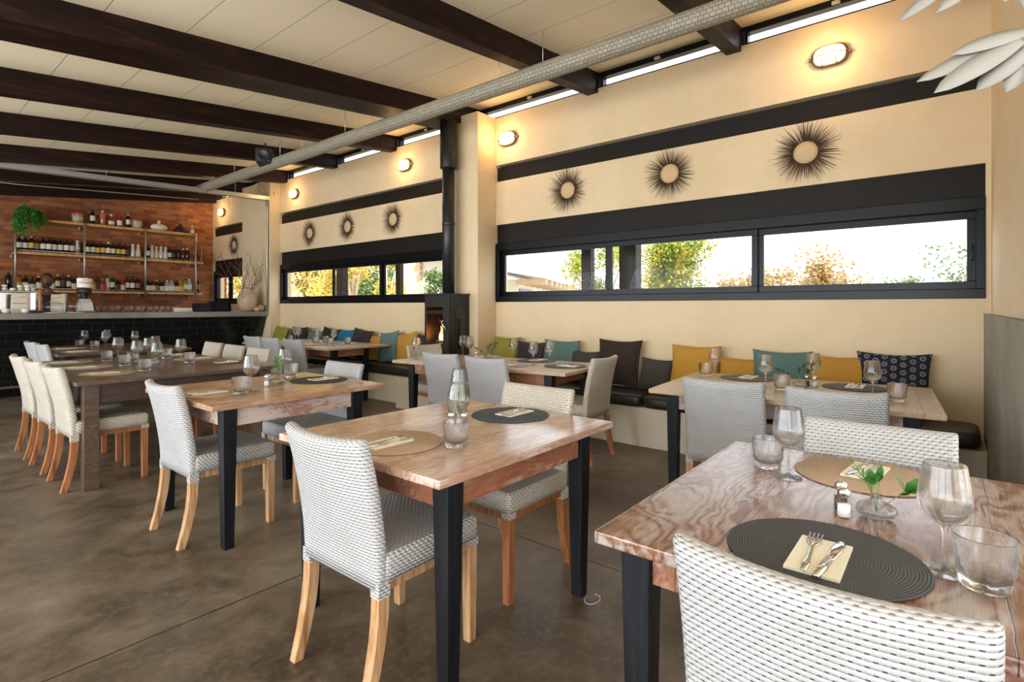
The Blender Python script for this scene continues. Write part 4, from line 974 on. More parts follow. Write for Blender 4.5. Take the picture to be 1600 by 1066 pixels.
cloche(1.80, 10.08, .12, .17, 'clear glass dome on a white plate before the coffee bags'); cloche(2.05, 10.12, .10, .19, 'clear glass dome left of the coffee grinder')
m = MB(); m.lathe([(.03, 0), (.035, .01), (.045, .2), (.043, .2), (.03, .012), (0, .01)], n=20); sj = m.obj('straw_jar', M_thin, None, (2.0, 10.42, BZ)); tag(sj, 'glass jar packed with pale drinking straws', 'jar')
m = MB()
for k in range(30): a = random.uniform(0, 6.28); q = random.uniform(0, .026); m.tube([(q*math.cos(a), q*math.sin(a), .012), (q*1.7*math.cos(a), q*1.7*math.sin(a), .29)], .003, 5)
o = m.obj('drinking_straws', M_ceramic, None, (2.0, 10.42, BZ)); tag(o, 'bunch of pale drinking straws standing in the jar', 'straws', None, 'stuff')
for x, y, t, c_ in [(1.30, 10.06, 'at the far left of the bar', M_ceramic), (1.50, 10.04, 'in front of the left coffee bag', M_ceramic)]:
    m = MB(); m.lathe([(0, 0), (.035, 0), (.045, .03), (.048, .06), (.045, .06), (.04, .03), (0, .006)], n=20); tag(m.obj('sugar_bowl', c_, None, (x, y, BZ)), 'small white bowl '+t, 'bowl', 'white bowls on the bar')
m = MB(); m.box(-.07, .07, -.05, .05, 0, .035); tag(m.obj('card_terminal', M_matt_black, None, (1.60, 10.0, BZ), bevel=.006), 'small flat black box between the bowls and the glass dome', 'box')
# upturned glasses along the back of the bar top
gx = 0
for k in range(14):
    x = 2.42+k*.088
    o = place(P_t, (x+random.uniform(-.01, .01), 10.42+.05*(k % 2), BZ), 0, 'glass tumbler in the long row on the bar right of the coffee grinder', 'tumbler', 'tumblers lined up on the bar')
m = MB(); m.box(-.16, .16, -.1, .1, 0, .07); tag(m.obj('white_tray_box', M_ceramic, None, (3.62, 10.35, BZ), bevel=.006), 'low white box beside the black till screens', 'box')
# till screens
for x, y, w_, h_, t, rz in [(3.83, 10.15, .15, .15, 'left one with a flat top', .05), (4.13, 10.22, .15, .19, 'middle one tipped back', -.25), (4.33, 10.45, .12, .17, 'right one behind the clay vase', -.1)]:
    k_ = empty('till_screen', (x, y, BZ), rz); MB().box(-w_, w_, -.015, .015, .012, h_).obj('display', M_black_gloss, k_, rot=(-.15, 0, 0), bevel=.006); MB().box(-.09, .09, -.04, .10, 0, .012).obj('stand', M_matt_black, k_); 
    MB().box(-.02, .02, .0, .03, .01, h_*.6).obj('arm', M_matt_black, k_)
    tag(k_, 'black till screen at the right of the bar, '+t, 'screen', 'till screens on the bar')
# clay vase with branches
vx, vy = 4.60, 10.12
m = MB(); m.lathe([(0, 0), (.11, 0), (.15, .05), (.175, .14), (.18, .22), (.165, .30), (.12, .36), (.095, .385), (.10, .43), (.115, .44), (.10, .43), (.085, .39), (.10, .36), (0, .30)], n=36, sx=.95, sy=.95)
cv = m.obj('clay_vase', M_clay, None, (vx, vy, BZ)); tag(cv, 'large rough clay vase on the right end of the bar', 'vase')
br_ = empty('dry_branches', (vx, vy, BZ)); tag(br_, 'tall curly dry branches standing in the clay vase', 'branches')
for k in range(17):
    rnd = random.Random(k+40); m = MB(); a = rnd.uniform(0, 6.28); sp_ = rnd.uniform(.15, .85)
    d = Vector((math.cos(a)*sp_*1.25, math.sin(a)*sp_*.8-.12, 1)).normalized()
    p = Vector((math.cos(a)*.05, math.sin(a)*.05, .33)); pts = [p.copy()]; L = rnd.uniform(.55, 1.15); n = 14
    for i in range(n):
        d = (d+Vector((rnd.uniform(-.28, .28), rnd.uniform(-.28, .28), rnd.uniform(-.18, .20)))).normalized(); p = p+d*L/n
        p.x = min(p.x, 5.06-vx); pts.append(p.copy())
        if i in (5, 8, 10, 12) and rnd.random() < .8:
            q = p.copy(); e2 = (d+Vector((rnd.uniform(-.8, .8), rnd.uniform(-.8, .8), rnd.uniform(-.2, .5)))).normalized(); pp = [q.copy()]
            for _ in range(5):
                e2 = (e2+Vector((rnd.uniform(-.3, .3), rnd.uniform(-.3, .3), rnd.uniform(-.1, .3)))).normalized(); q = q+e2*.05; q.x = min(q.x, 5.07-vx); pp.append(q.copy())
            m.tube(pp, [.0028, .0025, .002, .002, .0015, .001], 4)
    m.tube(pts, [.006-.0045*i/n for i in range(n+1)], 5); m.obj('branch', M_twig, br_)
for x, y, s, mt, t in [(4.80, 10.02, .075, M_clay, 'pale round gourd beside the clay vase'), (4.70, 9.96, .05, M_shelfwood, 'small orange gourd before the clay vase'), (4.88, 10.08, .05, M_clay, 'small brown gourd at the very end of the bar')]:
    g_ = empty('gourd', (x, y, BZ)); m = MB(); N = 24; R = []
    for i in range(9):
        th = PI*i/8; R.append([((s*math.sin(th)*(1+.06*math.cos(6*2*PI*j/N)))*math.cos(2*PI*j/N), (s*math.sin(th)*(1+.06*math.cos(6*2*PI*j/N)))*math.sin(2*PI*j/N), s*.85-s*.85*math.cos(th)) for j in range(N)])
    m.rings(R); m.obj('gourd_body', mt, g_); MB().tube([(0, 0, s*1.6), (.01, 0, s*2.0), (.02, .005, s*2.2)], .006).obj('stem', M_twig, g_); tag(g_, t, 'gourd')
tag(MB().lathe([(0, 0), (.03, 0), (.033, .01), (.035, .12), (.02, .15), (.012, .16), (.012, .19), (0, .19)], n=18).obj('glass_bottle', M_thin, None, (4.93, 9.97, BZ)), 'small clear glass bottle at the end of the bar next to the conduit', 'bottle')

# ------------------------------------------------------------------ back-bar shelving
def shelf(z, x0, x1, t):
    o = MB().box(x0, x1, 12.42, 12.80, z-.045, z).obj('bar_shelf', M_shelfwood, bevel=.003)
    for x in (1.72, 2.67, 3.64, 4.56): MB().box(x-.012, x+.012, 12.78, 12.90, z-.10, z-.046).obj('bracket', M_galv, o)
    return tag(o, t, 'shelf', 'wooden bar shelves')
SH = [(2.855, 1.72, 4.62, 'topmost orange wooden shelf on the brick wall'), (2.262, 1.72, 4.72, 'middle orange wooden shelf on the brick wall'), (1.60, 1.62, 4.70, 'lowest orange wooden shelf on the brick wall')]
for a in SH: shelf(*a)
for x, zt, zb in [(1.72, 2.86, 1.50), (2.67, 2.86, 1.50), (3.64, 2.86, 1.50), (4.56, 2.86, 1.50)]:
    i = [1.72, 2.67, 3.64, 4.56].index(x)
    tag(MB().tube([(x, 12.40, zb), (x, 12.40, zt)], .018).obj('shelf_post', M_galv), 'upright galvanised pipe before the bar shelves, %s from the left' % ['first', 'second', 'third', 'fourth'][i], 'pipe post', 'shelf pipe posts')
for zz, t in ((2.285, 'middle'), (1.625, 'lowest')):
    m = MB(); m.tube([(1.74, 12.43, zz), (4.6, 12.43, zz)], .009)
    if t == 'middle': m.tube([(4.6, 12.43, zz), (4.68, 12.43, zz), (4.69, 12.43, zz+.3)], .009)
    for k in range(34): x = 1.78+k*.084; m.tube([(x, 12.43, zz), (x, 12.47, zz-.026)], .004, 4)
    tag(m.obj('bottle_rail', M_galv), 'thin steel guard rail along the %s bar shelf' % t, 'rail', 'bottle guard rails')
M_bot = {k: mat('bottle_'+k, c_, .12) for k, c_ in dict(dark=(.008, .008, .007), green=(.012, .03, .010), brown=(.05, .018, .006), amber=(.45, .16, .02), red=(.30, .03, .015), pink=(.5, .16, .10), white=(.62, .56, .46), clear=(.35, .36, .34), lime=(.10, .32, .03)).items()}
M_lab = {k: mat('label_'+k, c_, .6) for k, c_ in dict(white=(.72, .68, .58), cream=(.62, .55, .40), yellow=(.62, .40, .06), red=(.42, .04, .03), black=(.03, .03, .03), brown=(.25, .14, .08)).items()}
M_cap = {k: mat('cap_'+k, c_, .35) for k, c_ in dict(black=(.012, .012, .012), red=(.50, .02, .02), gold=(.60, .38, .10), white=(.7, .67, .6), green=(.35, .45, .04)).items()}
BM = {}
def bottle(x, y, z, shape, glass, lab, cap, label, group, s=1.0):
    k = (shape, glass)
    P = {'wine': ([(0, 0), (.034, 0), (.037, .004), (.037, .19), (.030, .215), (.014, .24), (.013, .272), (0, .272)], .27, .035, .07, .16),
         'spirit': ([(0, 0), (.038, 0), (.041, .004), (.041, .15), (.032, .18), (.015, .20), (.014, .235), (0, .235)], .233, .035, .03, .12),
         'milk': ([(0, 0), (.036, 0), (.038, .004), (.038, .13), (.026, .19), (.022, .22), (.025, .26), (.022, .275), (0, .275)], .272, .03, .04, .10),
         'round': ([(0, 0), (.035, 0), (.045, .02), (.045, .10), (.03, .14), (.013, .165), (.012, .22), (0, .22)], .218, .035, .03, .095),
         'flat': ([(0, 0), (.05, 0), (.052, .004), (.052, .15), (.035, .18), (.014, .195), (.014, .22), (0, .22)], .218, .03, .03, .12)}[shape]
    r = empty('bottle', (x, y, z))
    if k not in BM: m = MB(); m.lathe(P[0], n=14); BM[k] = m.mesh('bottle_body', M_bot[glass])
    o = bpy.data.objects.new('bottle_body', BM[k]); COL.objects.link(o); o.parent = r
    rad = max(q[0] for q in P[0])
    if lab:
        k = (shape, 'l', lab)
        if k not in BM: m = MB(); m.rings([[(math.cos(a)*(rad+.0012), math.sin(a)*(rad+.0012), zz) for a in [PI+.35+(PI-.7)*i/10 for i in range(11)]] for zz in (P[3], P[4])], closed=False, cap0=False, cap1=False); BM[k] = m.mesh('label', M_lab[lab])
        o = bpy.data.objects.new('paper_label', BM[k]); COL.objects.link(o); o.parent = r
    k = (shape, 'c', cap)
    if k not in BM: m = MB(); h_ = P[1]; m.lathe([(.015, h_-P[2]), (.0155, h_-P[2]+.002), (.0155, h_), (.013, h_+.004), (0, h_+.005)], n=12); BM[k] = m.mesh('cap', M_cap[cap])
    o = bpy.data.objects.new('cap', BM[k]); COL.objects.link(o); o.parent = r
    r.scale = (s*1.1, s*1.1, s); return tag(r, label, 'bottle', group)
def ordn(n): return ['first', 'second', 'third', 'fourth', 'fifth', 'sixth', 'seventh', 'eighth', 'ninth', 'tenth', 'eleventh', 'twelfth', 'thirteenth', 'fourteenth', 'fifteenth'][n]
def run(xs, spec, z, shelfname, group, s):
    posts = [1.72, 2.67, 3.64, 4.56, 9]; bay = ['left', 'centre', 'right', 'outermost']; cnt = {}
    for x, sp_ in zip(xs, spec):
        shp, gl, lb, cp_ = sp_.split(','); b_ = 0
        while b_ < 3 and x > posts[b_+1]: b_ += 1
        cnt[b_] = cnt.get(b_, -1)+1
        cn = {'dark': 'dark', 'green': 'dark green', 'brown': 'brown', 'amber': 'amber', 'red': 'red', 'pink': 'pink', 'white': 'cream', 'clear': 'clear', 'lime': 'bright green'}[gl]
        bottle(x, 12.55+random.uniform(-.015, .015), z, shp, gl, lb if lb != '-' else None, cp_, '%s bottle,%s %s cap, %s shelf, %s bay, %s from left' % (cn, (' '+lb+' label,') if lb != '-' else '', cp_, shelfname, bay[b_], ordn(cnt[b_])), group, s*random.uniform(.97, 1.03))
mid = [1.79, 1.87, 1.95, 2.03, 2.11, 2.19, 2.27, 2.355, 2.44, 2.52, 2.60, 2.75, 2.83, 2.91, 2.99, 3.07, 3.15, 3.23, 3.31, 3.39, 3.47, 3.56, 3.72, 3.80, 3.88, 3.96, 4.04, 4.12, 4.20, 4.29, 4.37, 4.45, 4.645]
mids = ['wine,dark,white,black', 'wine,dark,white,black', 'wine,dark,yellow,gold', 'wine,brown,brown,red', 'wine,dark,white,black', 'wine,dark,white,black', 'wine,dark,cream,black', 'wine,dark,cream,black', 'wine,dark,white,black', 'wine,brown,cream,black', 'milk,white,brown,white',
        'wine,dark,white,black', 'wine,dark,white,black', 'wine,dark,yellow,red', 'wine,dark,yellow,red', 'wine,dark,white,white', 'wine,dark,cream,black', 'wine,dark,yellow,black', 'wine,dark,yellow,red', 'wine,brown,black,red', 'milk,white,-,white', 'milk,white,cream,white',
        'wine,dark,white,black', 'milk,white,-,white', 'milk,white,-,white', 'milk,white,-,white', 'milk,white,-,white', 'wine,dark,cream,black', 'wine,dark,black,red', 'wine,dark,black,red', 'wine,brown,-,white', 'wine,brown,-,white', 'round,brown,-,black']
run(mid, mids, 2.2625, 'middle', 'bottles on the middle bar shelf', 1.02)
low = [1.655, 1.78, 1.87, 1.96, 2.05, 2.14, 2.23, 2.31, 2.39, 2.47, 2.55, 2.63, 2.74, 2.82, 2.90, 2.98, 3.06, 3.14, 3.22, 3.30, 3.38, 3.46, 3.55, 3.72, 3.80, 3.89, 3.98, 4.07, 4.15, 4.24, 4.32, 4.41, 4.49, 4.645]
lows = ['wine,dark,-,black', 'spirit,amber,yellow,black', 'spirit,dark,white,black', 'round,brown,cream,black', 'spirit,dark,white,gold', 'spirit,brown,-,black', 'spirit,brown,cream,red', 'wine,brown,cream,gold', 'wine,brown,black,black', 'wine,brown,cream,gold', 'spirit,dark,cream,black', 'spirit,amber,brown,gold',
        'spirit,dark,cream,gold', 'spirit,amber,yellow,black', 'spirit,brown,black,black', 'flat,red,red,gold', 'wine,clear,cream,black', 'wine,green,cream,black', 'flat,dark,black,black', 'spirit,red,cream,red', 'wine,brown,white,black', 'wine,brown,white,black', 'wine,dark,brown,black',
        'spirit,dark,white,black', 'flat,brown,cream,black', 'spirit,brown,brown,gold', 'spirit,dark,cream,red', 'spirit,clear,white,white', 'flat,clear,white,white', 'spirit,dark,cream,black', 'flat,amber,yellow,gold', 'wine,lime,white,black', 'wine,clear,white,white', 'wine,dark,brown,black']
run(low, lows, 1.6005, 'lowest', 'bottles on the lowest bar shelf', 1.06)
for x, sp_ in zip([2.82, 2.98, 3.115, 3.25, 3.39, 4.545], ['wine,dark,white,black', 'wine,pink,-,white', 'round,red,white,white', 'spirit,red,white,red', 'wine,dark,white,green', 'round,clear,white,white']):
    run([x], [sp_], 2.8555, 'topmost', 'bottles on the topmost bar shelf', 1.05 if x < 4 else .85)
for i, o in enumerate([o for o in COL.objects if o.get('group') == 'bottles on the topmost bar shelf']):
    o['label'] = o['label'].split(', topmost')[0]+' on the topmost shelf, %s of six from left' % ordn(i)
# pails
M_pail = mat('printed_pail', (.62, .55, .42), .5); tp = NT(M_pail); nn = tp.noise(tp.pos(), 22, 3)
tp.base(tp.ramp(nn, [(.40, (.66, .60, .48)), (.5, (.20, .32, .12)), (.56, (.66, .6, .48)), (.62, (.42, .2, .1))]))
for x, t in [(2.60, 'left'), (3.54, 'right')]:
    r = empty('food_pail', (x, 12.55, 2.8555)); MB().lathe([(0, 0), (.075, 0), (.09, .17), (0, .17)], n=24).obj('pail_body', M_pail, r); MB().lathe([(.093, .165), (.095, .17), (.095, .195), (0, .2)], n=24).obj('lid', M_cap['red'], r)
    tag(r, 'printed pail with a red lid, the %s one on the topmost bar shelf' % t, 'pail', 'red lidded pails')
m = MB(); N = 32; R = []
for i in range(9):
    th = PI*i/8; rr = .155*math.sin(th)**.8; R.append([((rr*(1+.05*math.cos(9*2*PI*j/N)))*math.cos(2*PI*j/N), (rr*.7*(1+.05*math.cos(9*2*PI*j/N)))*math.sin(2*PI*j/N), .075-.075*math.cos(th)) for j in range(N)])
r = empty('ceramic_flask', (3.93, 12.58, 2.8555)); m.rings(R); m.obj('flask_body', M_ceramic, r); MB().lathe([(.028, .14), (.024, .16), (.03, .21), (.024, .215), (.018, .16)], n=18).obj('neck', M_ceramic, r)
tag(r, 'squashed white ribbed ceramic flask on the topmost bar shelf', 'flask')
r = empty('ceramic_flask', (4.33, 12.58, 2.8555)); MB().lathe([(0, 0), (.14, 0), (.155, .02), (.14, .06), (.09, .11), (.04, .15), (.024, .17), (.022, .21)], n=32).obj('flask_body', M_matt_black, r); MB().lathe([(.02, .205), (.026, .21), (.024, .235), (0, .235)], n=18).obj('stopper', M_clay, r)
tag(r, 'black onion shaped flask with pale stopper on the topmost bar shelf', 'flask')
# trailing plant
r = empty('trailing_plant', (1.91, 12.5, 2.8555)); MB().lathe([(0, 0), (.07, 0), (.09, .13), (.08, .13), (0, .1)], n=20).obj('pot', M_matt_black, r)
m = MB(); sm_ = MB(); rnd = random.Random(3)
for k in range(150):
    a = rnd.uniform(0, 6.28); p = Vector((rnd.uniform(-.06, .06), rnd.uniform(-.06, .02), .13)); d = Vector((math.cos(a), math.sin(a)*.6-.25, rnd.uniform(.1, 1))).normalized(); L = rnd.uniform(.15, .32) if k % 2 else rnd.uniform(.3, .72); n = 13; pts = [p.copy()]
    if L > .4: d.x = -abs(d.x)*.7+.1; d.y = -abs(d.y)-.3
    for i in range(n):
        d = (d+Vector((rnd.uniform(-.15, .15), rnd.uniform(-.15, .1), -.30))).normalized(); p = p+d*L/n
        if p.y > .22: p.y = .22
        if p.z < .02 and p.y > -.13 : p.y = -.13-rnd.uniform(0, .05)
        if p.x < -.21: p.x = -.21
        pts.append(p.copy())
        for q in range(3): random.seed(rnd.random()); m.leaf(p, (rnd.uniform(-1, 1), rnd.uniform(-1, .4), rnd.uniform(-1, .3)), .014, .045)
    sm_.tube(pts, .0015, 3)
M_fern = mat('bright_fern', (.045, .21, .02), .45)
m.obj('foliage', M_fern, r); sm_.obj('stems', M_leaf, r); tag(r, 'bright green trailing plant hanging from the left end of the topmost bar shelf', 'plant')

# ------------------------------------------------------------------ person behind the bar
def skin_body(name, verts, edges, radii, m, parent, sub=2, root=0):
    me = bpy.data.meshes.new(name); me.from_pydata(verts, edges, []); o = bpy.data.objects.new(name, me); COL.objects.link(o)
    md = o.modifiers.new('skin', 'SKIN'); sl = me.skin_vertices[0].data
    for i, q in enumerate(radii): sl[i].radius = (q, q) if isinstance(q, float) else q
    sl[root].use_root = True
    o.modifiers.new('sub', 'SUBSURF').levels = sub
    dg = bpy.context.evaluated_depsgraph_get(); me2 = bpy.data.meshes.new_from_object(o.evaluated_get(dg)); bpy.data.objects.remove(o)
    me2.materials.clear(); me2.materials.append(m)
    for p in me2.polygons: p.use_smooth = True
    n = bpy.data.objects.new(name, me2); COL.objects.link(n); n.parent = parent; return n
pr = empty('person', (1.97, 11.35, 0), math.radians(-30))   # local -Y is the way they face
pr.rotation_euler = (0, 0, math.radians(-35))
B = []; E = []; RD = []
def bv(p, r_, par=None):
    B.append(p); RD.append(r_)
    if par is not None: E.append((par, len(B)-1))
    return len(B)-1
pel = bv((0, 0, .98), (.15, .11)); wa = bv((0, 0, 1.12), (.13, .10), pel); ch = bv((0, .0, 1.34), (.165, .115), wa); nb = bv((0, .0, 1.50), (.09, .08), ch); nk = bv((0, -.01, 1.56), (.052, .055), nb); hd0 = bv((0, -.02, 1.62), (.055, .06), nk)
for s in (-1, 1):
    h_ = bv((s*.09, 0, .90), (.085, .09), pel); kn = bv((s*.10, -.01, .50), (.058, .06), h_); an = bv((s*.10, .02, .10), (.038, .04), kn); bv((s*.10, -.13, .04), (.04, .028), an)
    sh = bv((s*.185, 0, 1.44), (.062, .06), nb); el = bv((s*.25, -.04, 1.17), (.043, .042), sh); wr = bv((s*.18, -.27, 1.12), (.028, .026), el)
    pa = bv((s*.165, -.34, 1.12), (.034, .016), wr)
    for fk in range(4): a1 = bv((s*(.19-.017*fk), -.39, 1.12), .009, pa); a2 = bv((s*(.19-.017*fk), -.42-.004*(fk in (1, 2)), 1.105), .008, a1)
    th = bv((s*.135, -.34, 1.115), .010, pa); bv((s*.125, -.375, 1.11), .009, th)
skin_body('body', B, E, RD, M_skin, pr)
# clothing
C_ = [(0, 0, .96), (0, 0, 1.12), (0, 0, 1.34), (0, 0, 1.49), (.19, 0, 1.44), (.235, -.025, 1.25), (-.19, 0, 1.44), (-.235, -.025, 1.25)]
skin_body('shirt', C_, [(0, 1), (1, 2), (2, 3), (3, 4), (4, 5), (3, 6), (6, 7)], [(.17, .13), (.15, .12), (.185, .135), (.10, .09), (.078, .075), (.062, .06), (.078, .075), (.062, .06)], M_shirt, pr)
T_ = [(0, 0, .98), (.09, 0, .90), (.10, -.01, .5), (.10, .02, .1), (-.09, 0, .90), (-.10, -.01, .5), (-.10, .02, .1)]
skin_body('trousers', T_, [(0, 1), (1, 2), (2, 3), (0, 4), (4, 5), (5, 6)], [(.165, .125), (.10, .105), (.072, .075), (.055, .058), (.10, .105), (.072, .075), (.055, .058)], M_shirt, pr)
m = MB(); N = 32; R = []
for i in range(25):
    th = PI*i/24; z_ = math.cos(th); s_ = math.sin(th); R2 = []
    for j in range(N):
        a = 2*PI*j/N; x_ = .077*s_*math.cos(a); y_ = .098*s_*math.sin(a); zz = .118*z_
        if zz < -.02: k_ = 1-.35*((-zz-.02)/.1); x_ *= k_; y_ = y_*k_ - .012*((-zz-.02)/.1)
        if y_ < 0:   # face side
            fr_ = max(0, -math.sin(a))*s_
            y_ -= .020*math.exp(-((x_/.013)**2+((zz+.018)/.022)**2))*fr_      # nose
            y_ -= .008*math.exp(-((x_/.024)**2+((zz+.056)/.010)**2))*fr_      # lips
            y_ -= .007*math.exp(-((zz-.028)/.010)**2)*fr_                     # brow
            for sx in (-1, 1): y_ += .010*math.exp(-(((x_-sx*.030)/.015)**2+((zz-.006)/.011)**2))*fr_
        R2.append((x_, y_, zz))
    R.append(R2)
for sx in (-1, 1): m.lathe([(0, -.028), (.012, -.022), (.015, 0), (.013, .022), (0, .03)], (sx*.078, .008, -.008), 10, sx=.6)
m.rings(R, cap0=False, cap1=False); hd = m.obj('head', M_skin, pr, (0, -.03, 1.72)); hd.rotation_euler = (.22, 0, .25)
m = MB(); R = []
for i in range(11):
    th = PI*.56*i/10; R.append([(.083*math.sin(th)*math.cos(2*PI*j/N), .104*math.sin(th)*math.sin(2*PI*j/N)+.006+.02*(i/10)*(1 if math.sin(2*PI*j/N) < 0 else 0)+(.035*max(0, (i-6)/4) if math.sin(2*PI*j/N) < -.3 else 0), .126*math.cos(th)+ (.045*max(0, (i-6)/4) if math.sin(2*PI*j/N) < -.3 else 0)) for j in range(N)])
m.rings(R, cap0=False, cap1=False); m.obj('hair', M_hair, hd)
for sx in (-1, 1): MB().lathe([(0, -.007), (.006, -.005), (.009, 0), (.006, .005), (0, .007)], (sx*.030, -.083, .006), 12).obj('eye', M_eye, hd)
for sx in (-1, 1): MB().lathe([(0, -.005), (.004, -.003), (.005, 0), (.004, .003), (0, .005)], (sx*.030, -.091, .006), 10).obj('pupil', M_hair, hd)
tag(pr, 'person with short dark hair, head showing above the bar behind the espresso machine', 'person')

# ------------------------------------------------------------------ white feather mobile at top right
mb = empty('feather_mobile', (2.26, -.175, 2.09)); tag(mb, 'hanging ornament of white leather-like feathers on a chain at the top right', 'hanging ornament')
M_feather = mat('white_feather_leather', (.34, .325, .30), .6)
def feather(p, d, L, w_, up):
    m = MB(); p = Vector(p); d = Vector(d).normalized(); a = d.cross(Vector(up)).normalized(); u = a.cross(d); n = 8; vs = []; fs = []
    for i in range(n+1):
        t_ = i/n; ww = w_*(math.sin(PI*min(1, t_*.93+.07))**.6)*.5+.001; c0 = p+d*L*t_-u*.02*t_*t_
        vs += [c0-a*ww, c0+u*.006*math.sin(PI*t_), c0+a*ww, c0-a*ww-u*.0015, c0+u*(.006*math.sin(PI*t_)-.0015), c0+a*ww-u*.0015]
    for i in range(n):
        o_ = i*6
        fs += [(o_, o_+1, o_+7, o_+6), (o_+1, o_+2, o_+8, o_+7), (o_+3, o_+9, o_+10, o_+4), (o_+4, o_+10, o_+11, o_+5), (o_, o_+6, o_+9, o_+3), (o_+2, o_+5, o_+11, o_+8)]
    m.add(vs, fs, None, True); m.obj('feather', M_feather, mb)
for k, (d, L, w_, p) in enumerate([((-.15, 1, -.28), .24, .045, (.02, 0, .05)), ((-.30, 1, -.55), .22, .05, (0, 0, .03)), ((-.25, 1, -.1), .17, .04, (.02, -.02, .06)), ((-.1, .7, -.5), .14, .045, (.0, -.02, 0)), ((-.1, .45, -.8), .12, .04, (0, -.03, 0)), ((-.2, .1, -.8), .12, .045, (0, -.05, .01)), ((0, -.3, -.3), .16, .05, (0, -.04, .03)),
      ((-.2, 1, -.62), .20, .04, (0, .02, .30)), ((-.3, .7, -.25), .16, .05, (.02, -.04, .26)), ((-.2, .5, -.4), .12, .05, (.02, -.06, .25)), ((-.1, .2, -.35), .12, .05, (0, -.07, .24)), ((-.1, .9, -.45), .16, .035, (.05, .15, .30))]):
    feather(p, d, L*1.12, w_*1.55, (-1, -.15, .55))
m = MB()
for k in range(60):
    zc = .06+k*.021; a = k % 2*PI/2; pts = [(.006*math.cos(t_)*math.cos(a), .006*math.cos(t_)*math.sin(a)-.02, zc+.014*math.sin(t_)) for t_ in [2*PI*i/8 for i in range(9)]]; m.tube(pts, .0013, 4)
m.obj('chain', M_brass, mb)
o = MB().box(2.55, 2.62, -.239, -.17, 2.42, 2.62).obj('wall_bracket', M_brass, bevel=.01); tag(o, 'small brown metal bracket on the cream wall at the top right', 'bracket')
# cable tie loop on the floor by the table leg
m = MB(); m.tube([(2.06+.045*math.cos(t_), 1.22+.03*math.sin(t_), .004) for t_ in [5.2*i/20+1.5 for i in range(21)]], .0015, 5); tag(m.obj('plastic_tie', M_ceramic), 'thin white plastic tie on the floor by a middle table leg', 'cable tie')

# ------------------------------------------------------------------ outside
M_ground = mat('dry_ground', (.42, .38, .30), .9)
g = MB(); g.box(5.4, 90, -50, 90, -.4, -.12); struct('ground_outside', g, M_ground).name = 'floor_outside'
struct('ground_outside_left', MB().box(-40, -3.71, -50, 90, -.4, -.12), M_ground).name = 'floor_outside_left'  # unseen ground beyond the assumed left openings
def tree(x, y, z0, H, R, fol, bark, label, nl=2600, leaf=.12, seed=1, trunk=.10, cat='tree', lobes=9, zc=.62, sparse=0):
    rnd = random.Random(seed); r = empty('tree', (x, y, z0)); m = MB()
    top = H*zc
    m.tube([(0, 0, 0), (.05, .05, top*.4), (-.03, .1, top*.8), (0, 0, top*1.1)], [trunk, trunk*.8, trunk*.6, trunk*.3], 8)
    cs = []
    for k in range(lobes):
        a = rnd.uniform(0, 6.28); q = rnd.uniform(.25, .75)*R; zz = rnd.uniform(H*.42, H-R*.35)
        c0 = Vector((q*math.cos(a), q*math.sin(a), zz)); cs.append((c0, R*rnd.uniform(.35, .55)))
        m.tube([(0, 0, top*rnd.uniform(.35, .7)), tuple(c0*.5+Vector((0, 0, top*.3))), tuple(c0)], [trunk*.45, trunk*.3, trunk*.12], 6)
        for _ in range(4):
            e_ = c0+Vector((rnd.gauss(0, 1), rnd.gauss(0, 1), rnd.gauss(.2, 1)))*R*.35; m.tube([tuple(c0), tuple((c0+e_)/2+Vector((rnd.uniform(-.05, .05), 0, .05))), tuple(e_)], [trunk*.14, trunk*.09, trunk*.04], 4)
    m.obj('trunk', bark, r)
    f = MB()
    for k in range(nl):
        c0, rr = cs[k % len(cs)]; v = Vector((rnd.gauss(0, 1), rnd.gauss(0, 1), rnd.gauss(0, 1))); v = v.normalized()*rr*rnd.uniform(.25, 1.1)
        p = c0+v; random.seed(rnd.random()); f.leaf(p, (rnd.uniform(-1, 1), rnd.uniform(-1, 1), rnd.uniform(-1, .6)), leaf*.55, leaf*rnd.uniform(.7, 1.2))
    f.obj('foliage', fol, r); return tag(r, label, cat, 'trees outside the windows')
tree(9.6, 3.88, -.12, 3.1, .74, M_fol_green, M_bark, 'yellow green leafy tree just outside the middle pane of the nearest window', 9500, .07, 3, .07, lobes=15)
tree(10.5, 5.98, -.12, 3.0, .75, M_fol_green, M_bark, 'green tree behind the post at the left part of the nearest window', 6000, .075, 4, .06, lobes=11)
tree(17, 4.74, -.12, 2.75, .85, M_fol_rust, M_bark, 'rust coloured bushy tree right of the leafy green tree', 1700, .14, 5, .08)
tree(19, 4.11, -.12, 2.8, 1.1, M_fol_rust, M_bark, 'rust and green bushy tree at the left of the right hand pane', 1900, .15, 6, .09)
tree(16, 2.26, -.12, 3.15, 1.05, M_fol_rust, M_bark, 'tallest rust coloured tree in the right hand pane', 2100, .13, 7, .09)
tree(22, 3.85, -.12, 2.7, 1.0, M_fol_rust, M_bark, 'low brown tree behind the tallest rust coloured tree', 1300, .15, 8, .09)
tree(30, 1.71, -.12, 3.3, 1.1, M_fol_dark, M_bark, 'distant small dark tree in the right hand pane', 700, .2, 9, .1)
tree(24, -0.53, -.12, 3.9, 1.5, M_fol_dark, M_bark, 'thin distant tree at the right edge of the window', 600, .16, 10, .1)
tree(11, 19.09, -.12, 4.6, 2.0, M_fol_yellow, M_bark, 'golden yellow tree outside the left pane of the middle window', 8500, .12, 11, .14, lobes=17)
tree(8.9, 13.06, -.12, 4.2, 1.2, M_fol_yellow, M_bark_pale, 'pale trunked yellow tree outside the middle pane', 3600, .11, 12, .13, lobes=10, zc=.5)
tree(12.5, 17.18, -.12, 3.3, 1.5, M_fol_dark, M_bark, 'dense green shrub behind the pale trunked tree', 7000, .12, 13, .08, lobes=14)
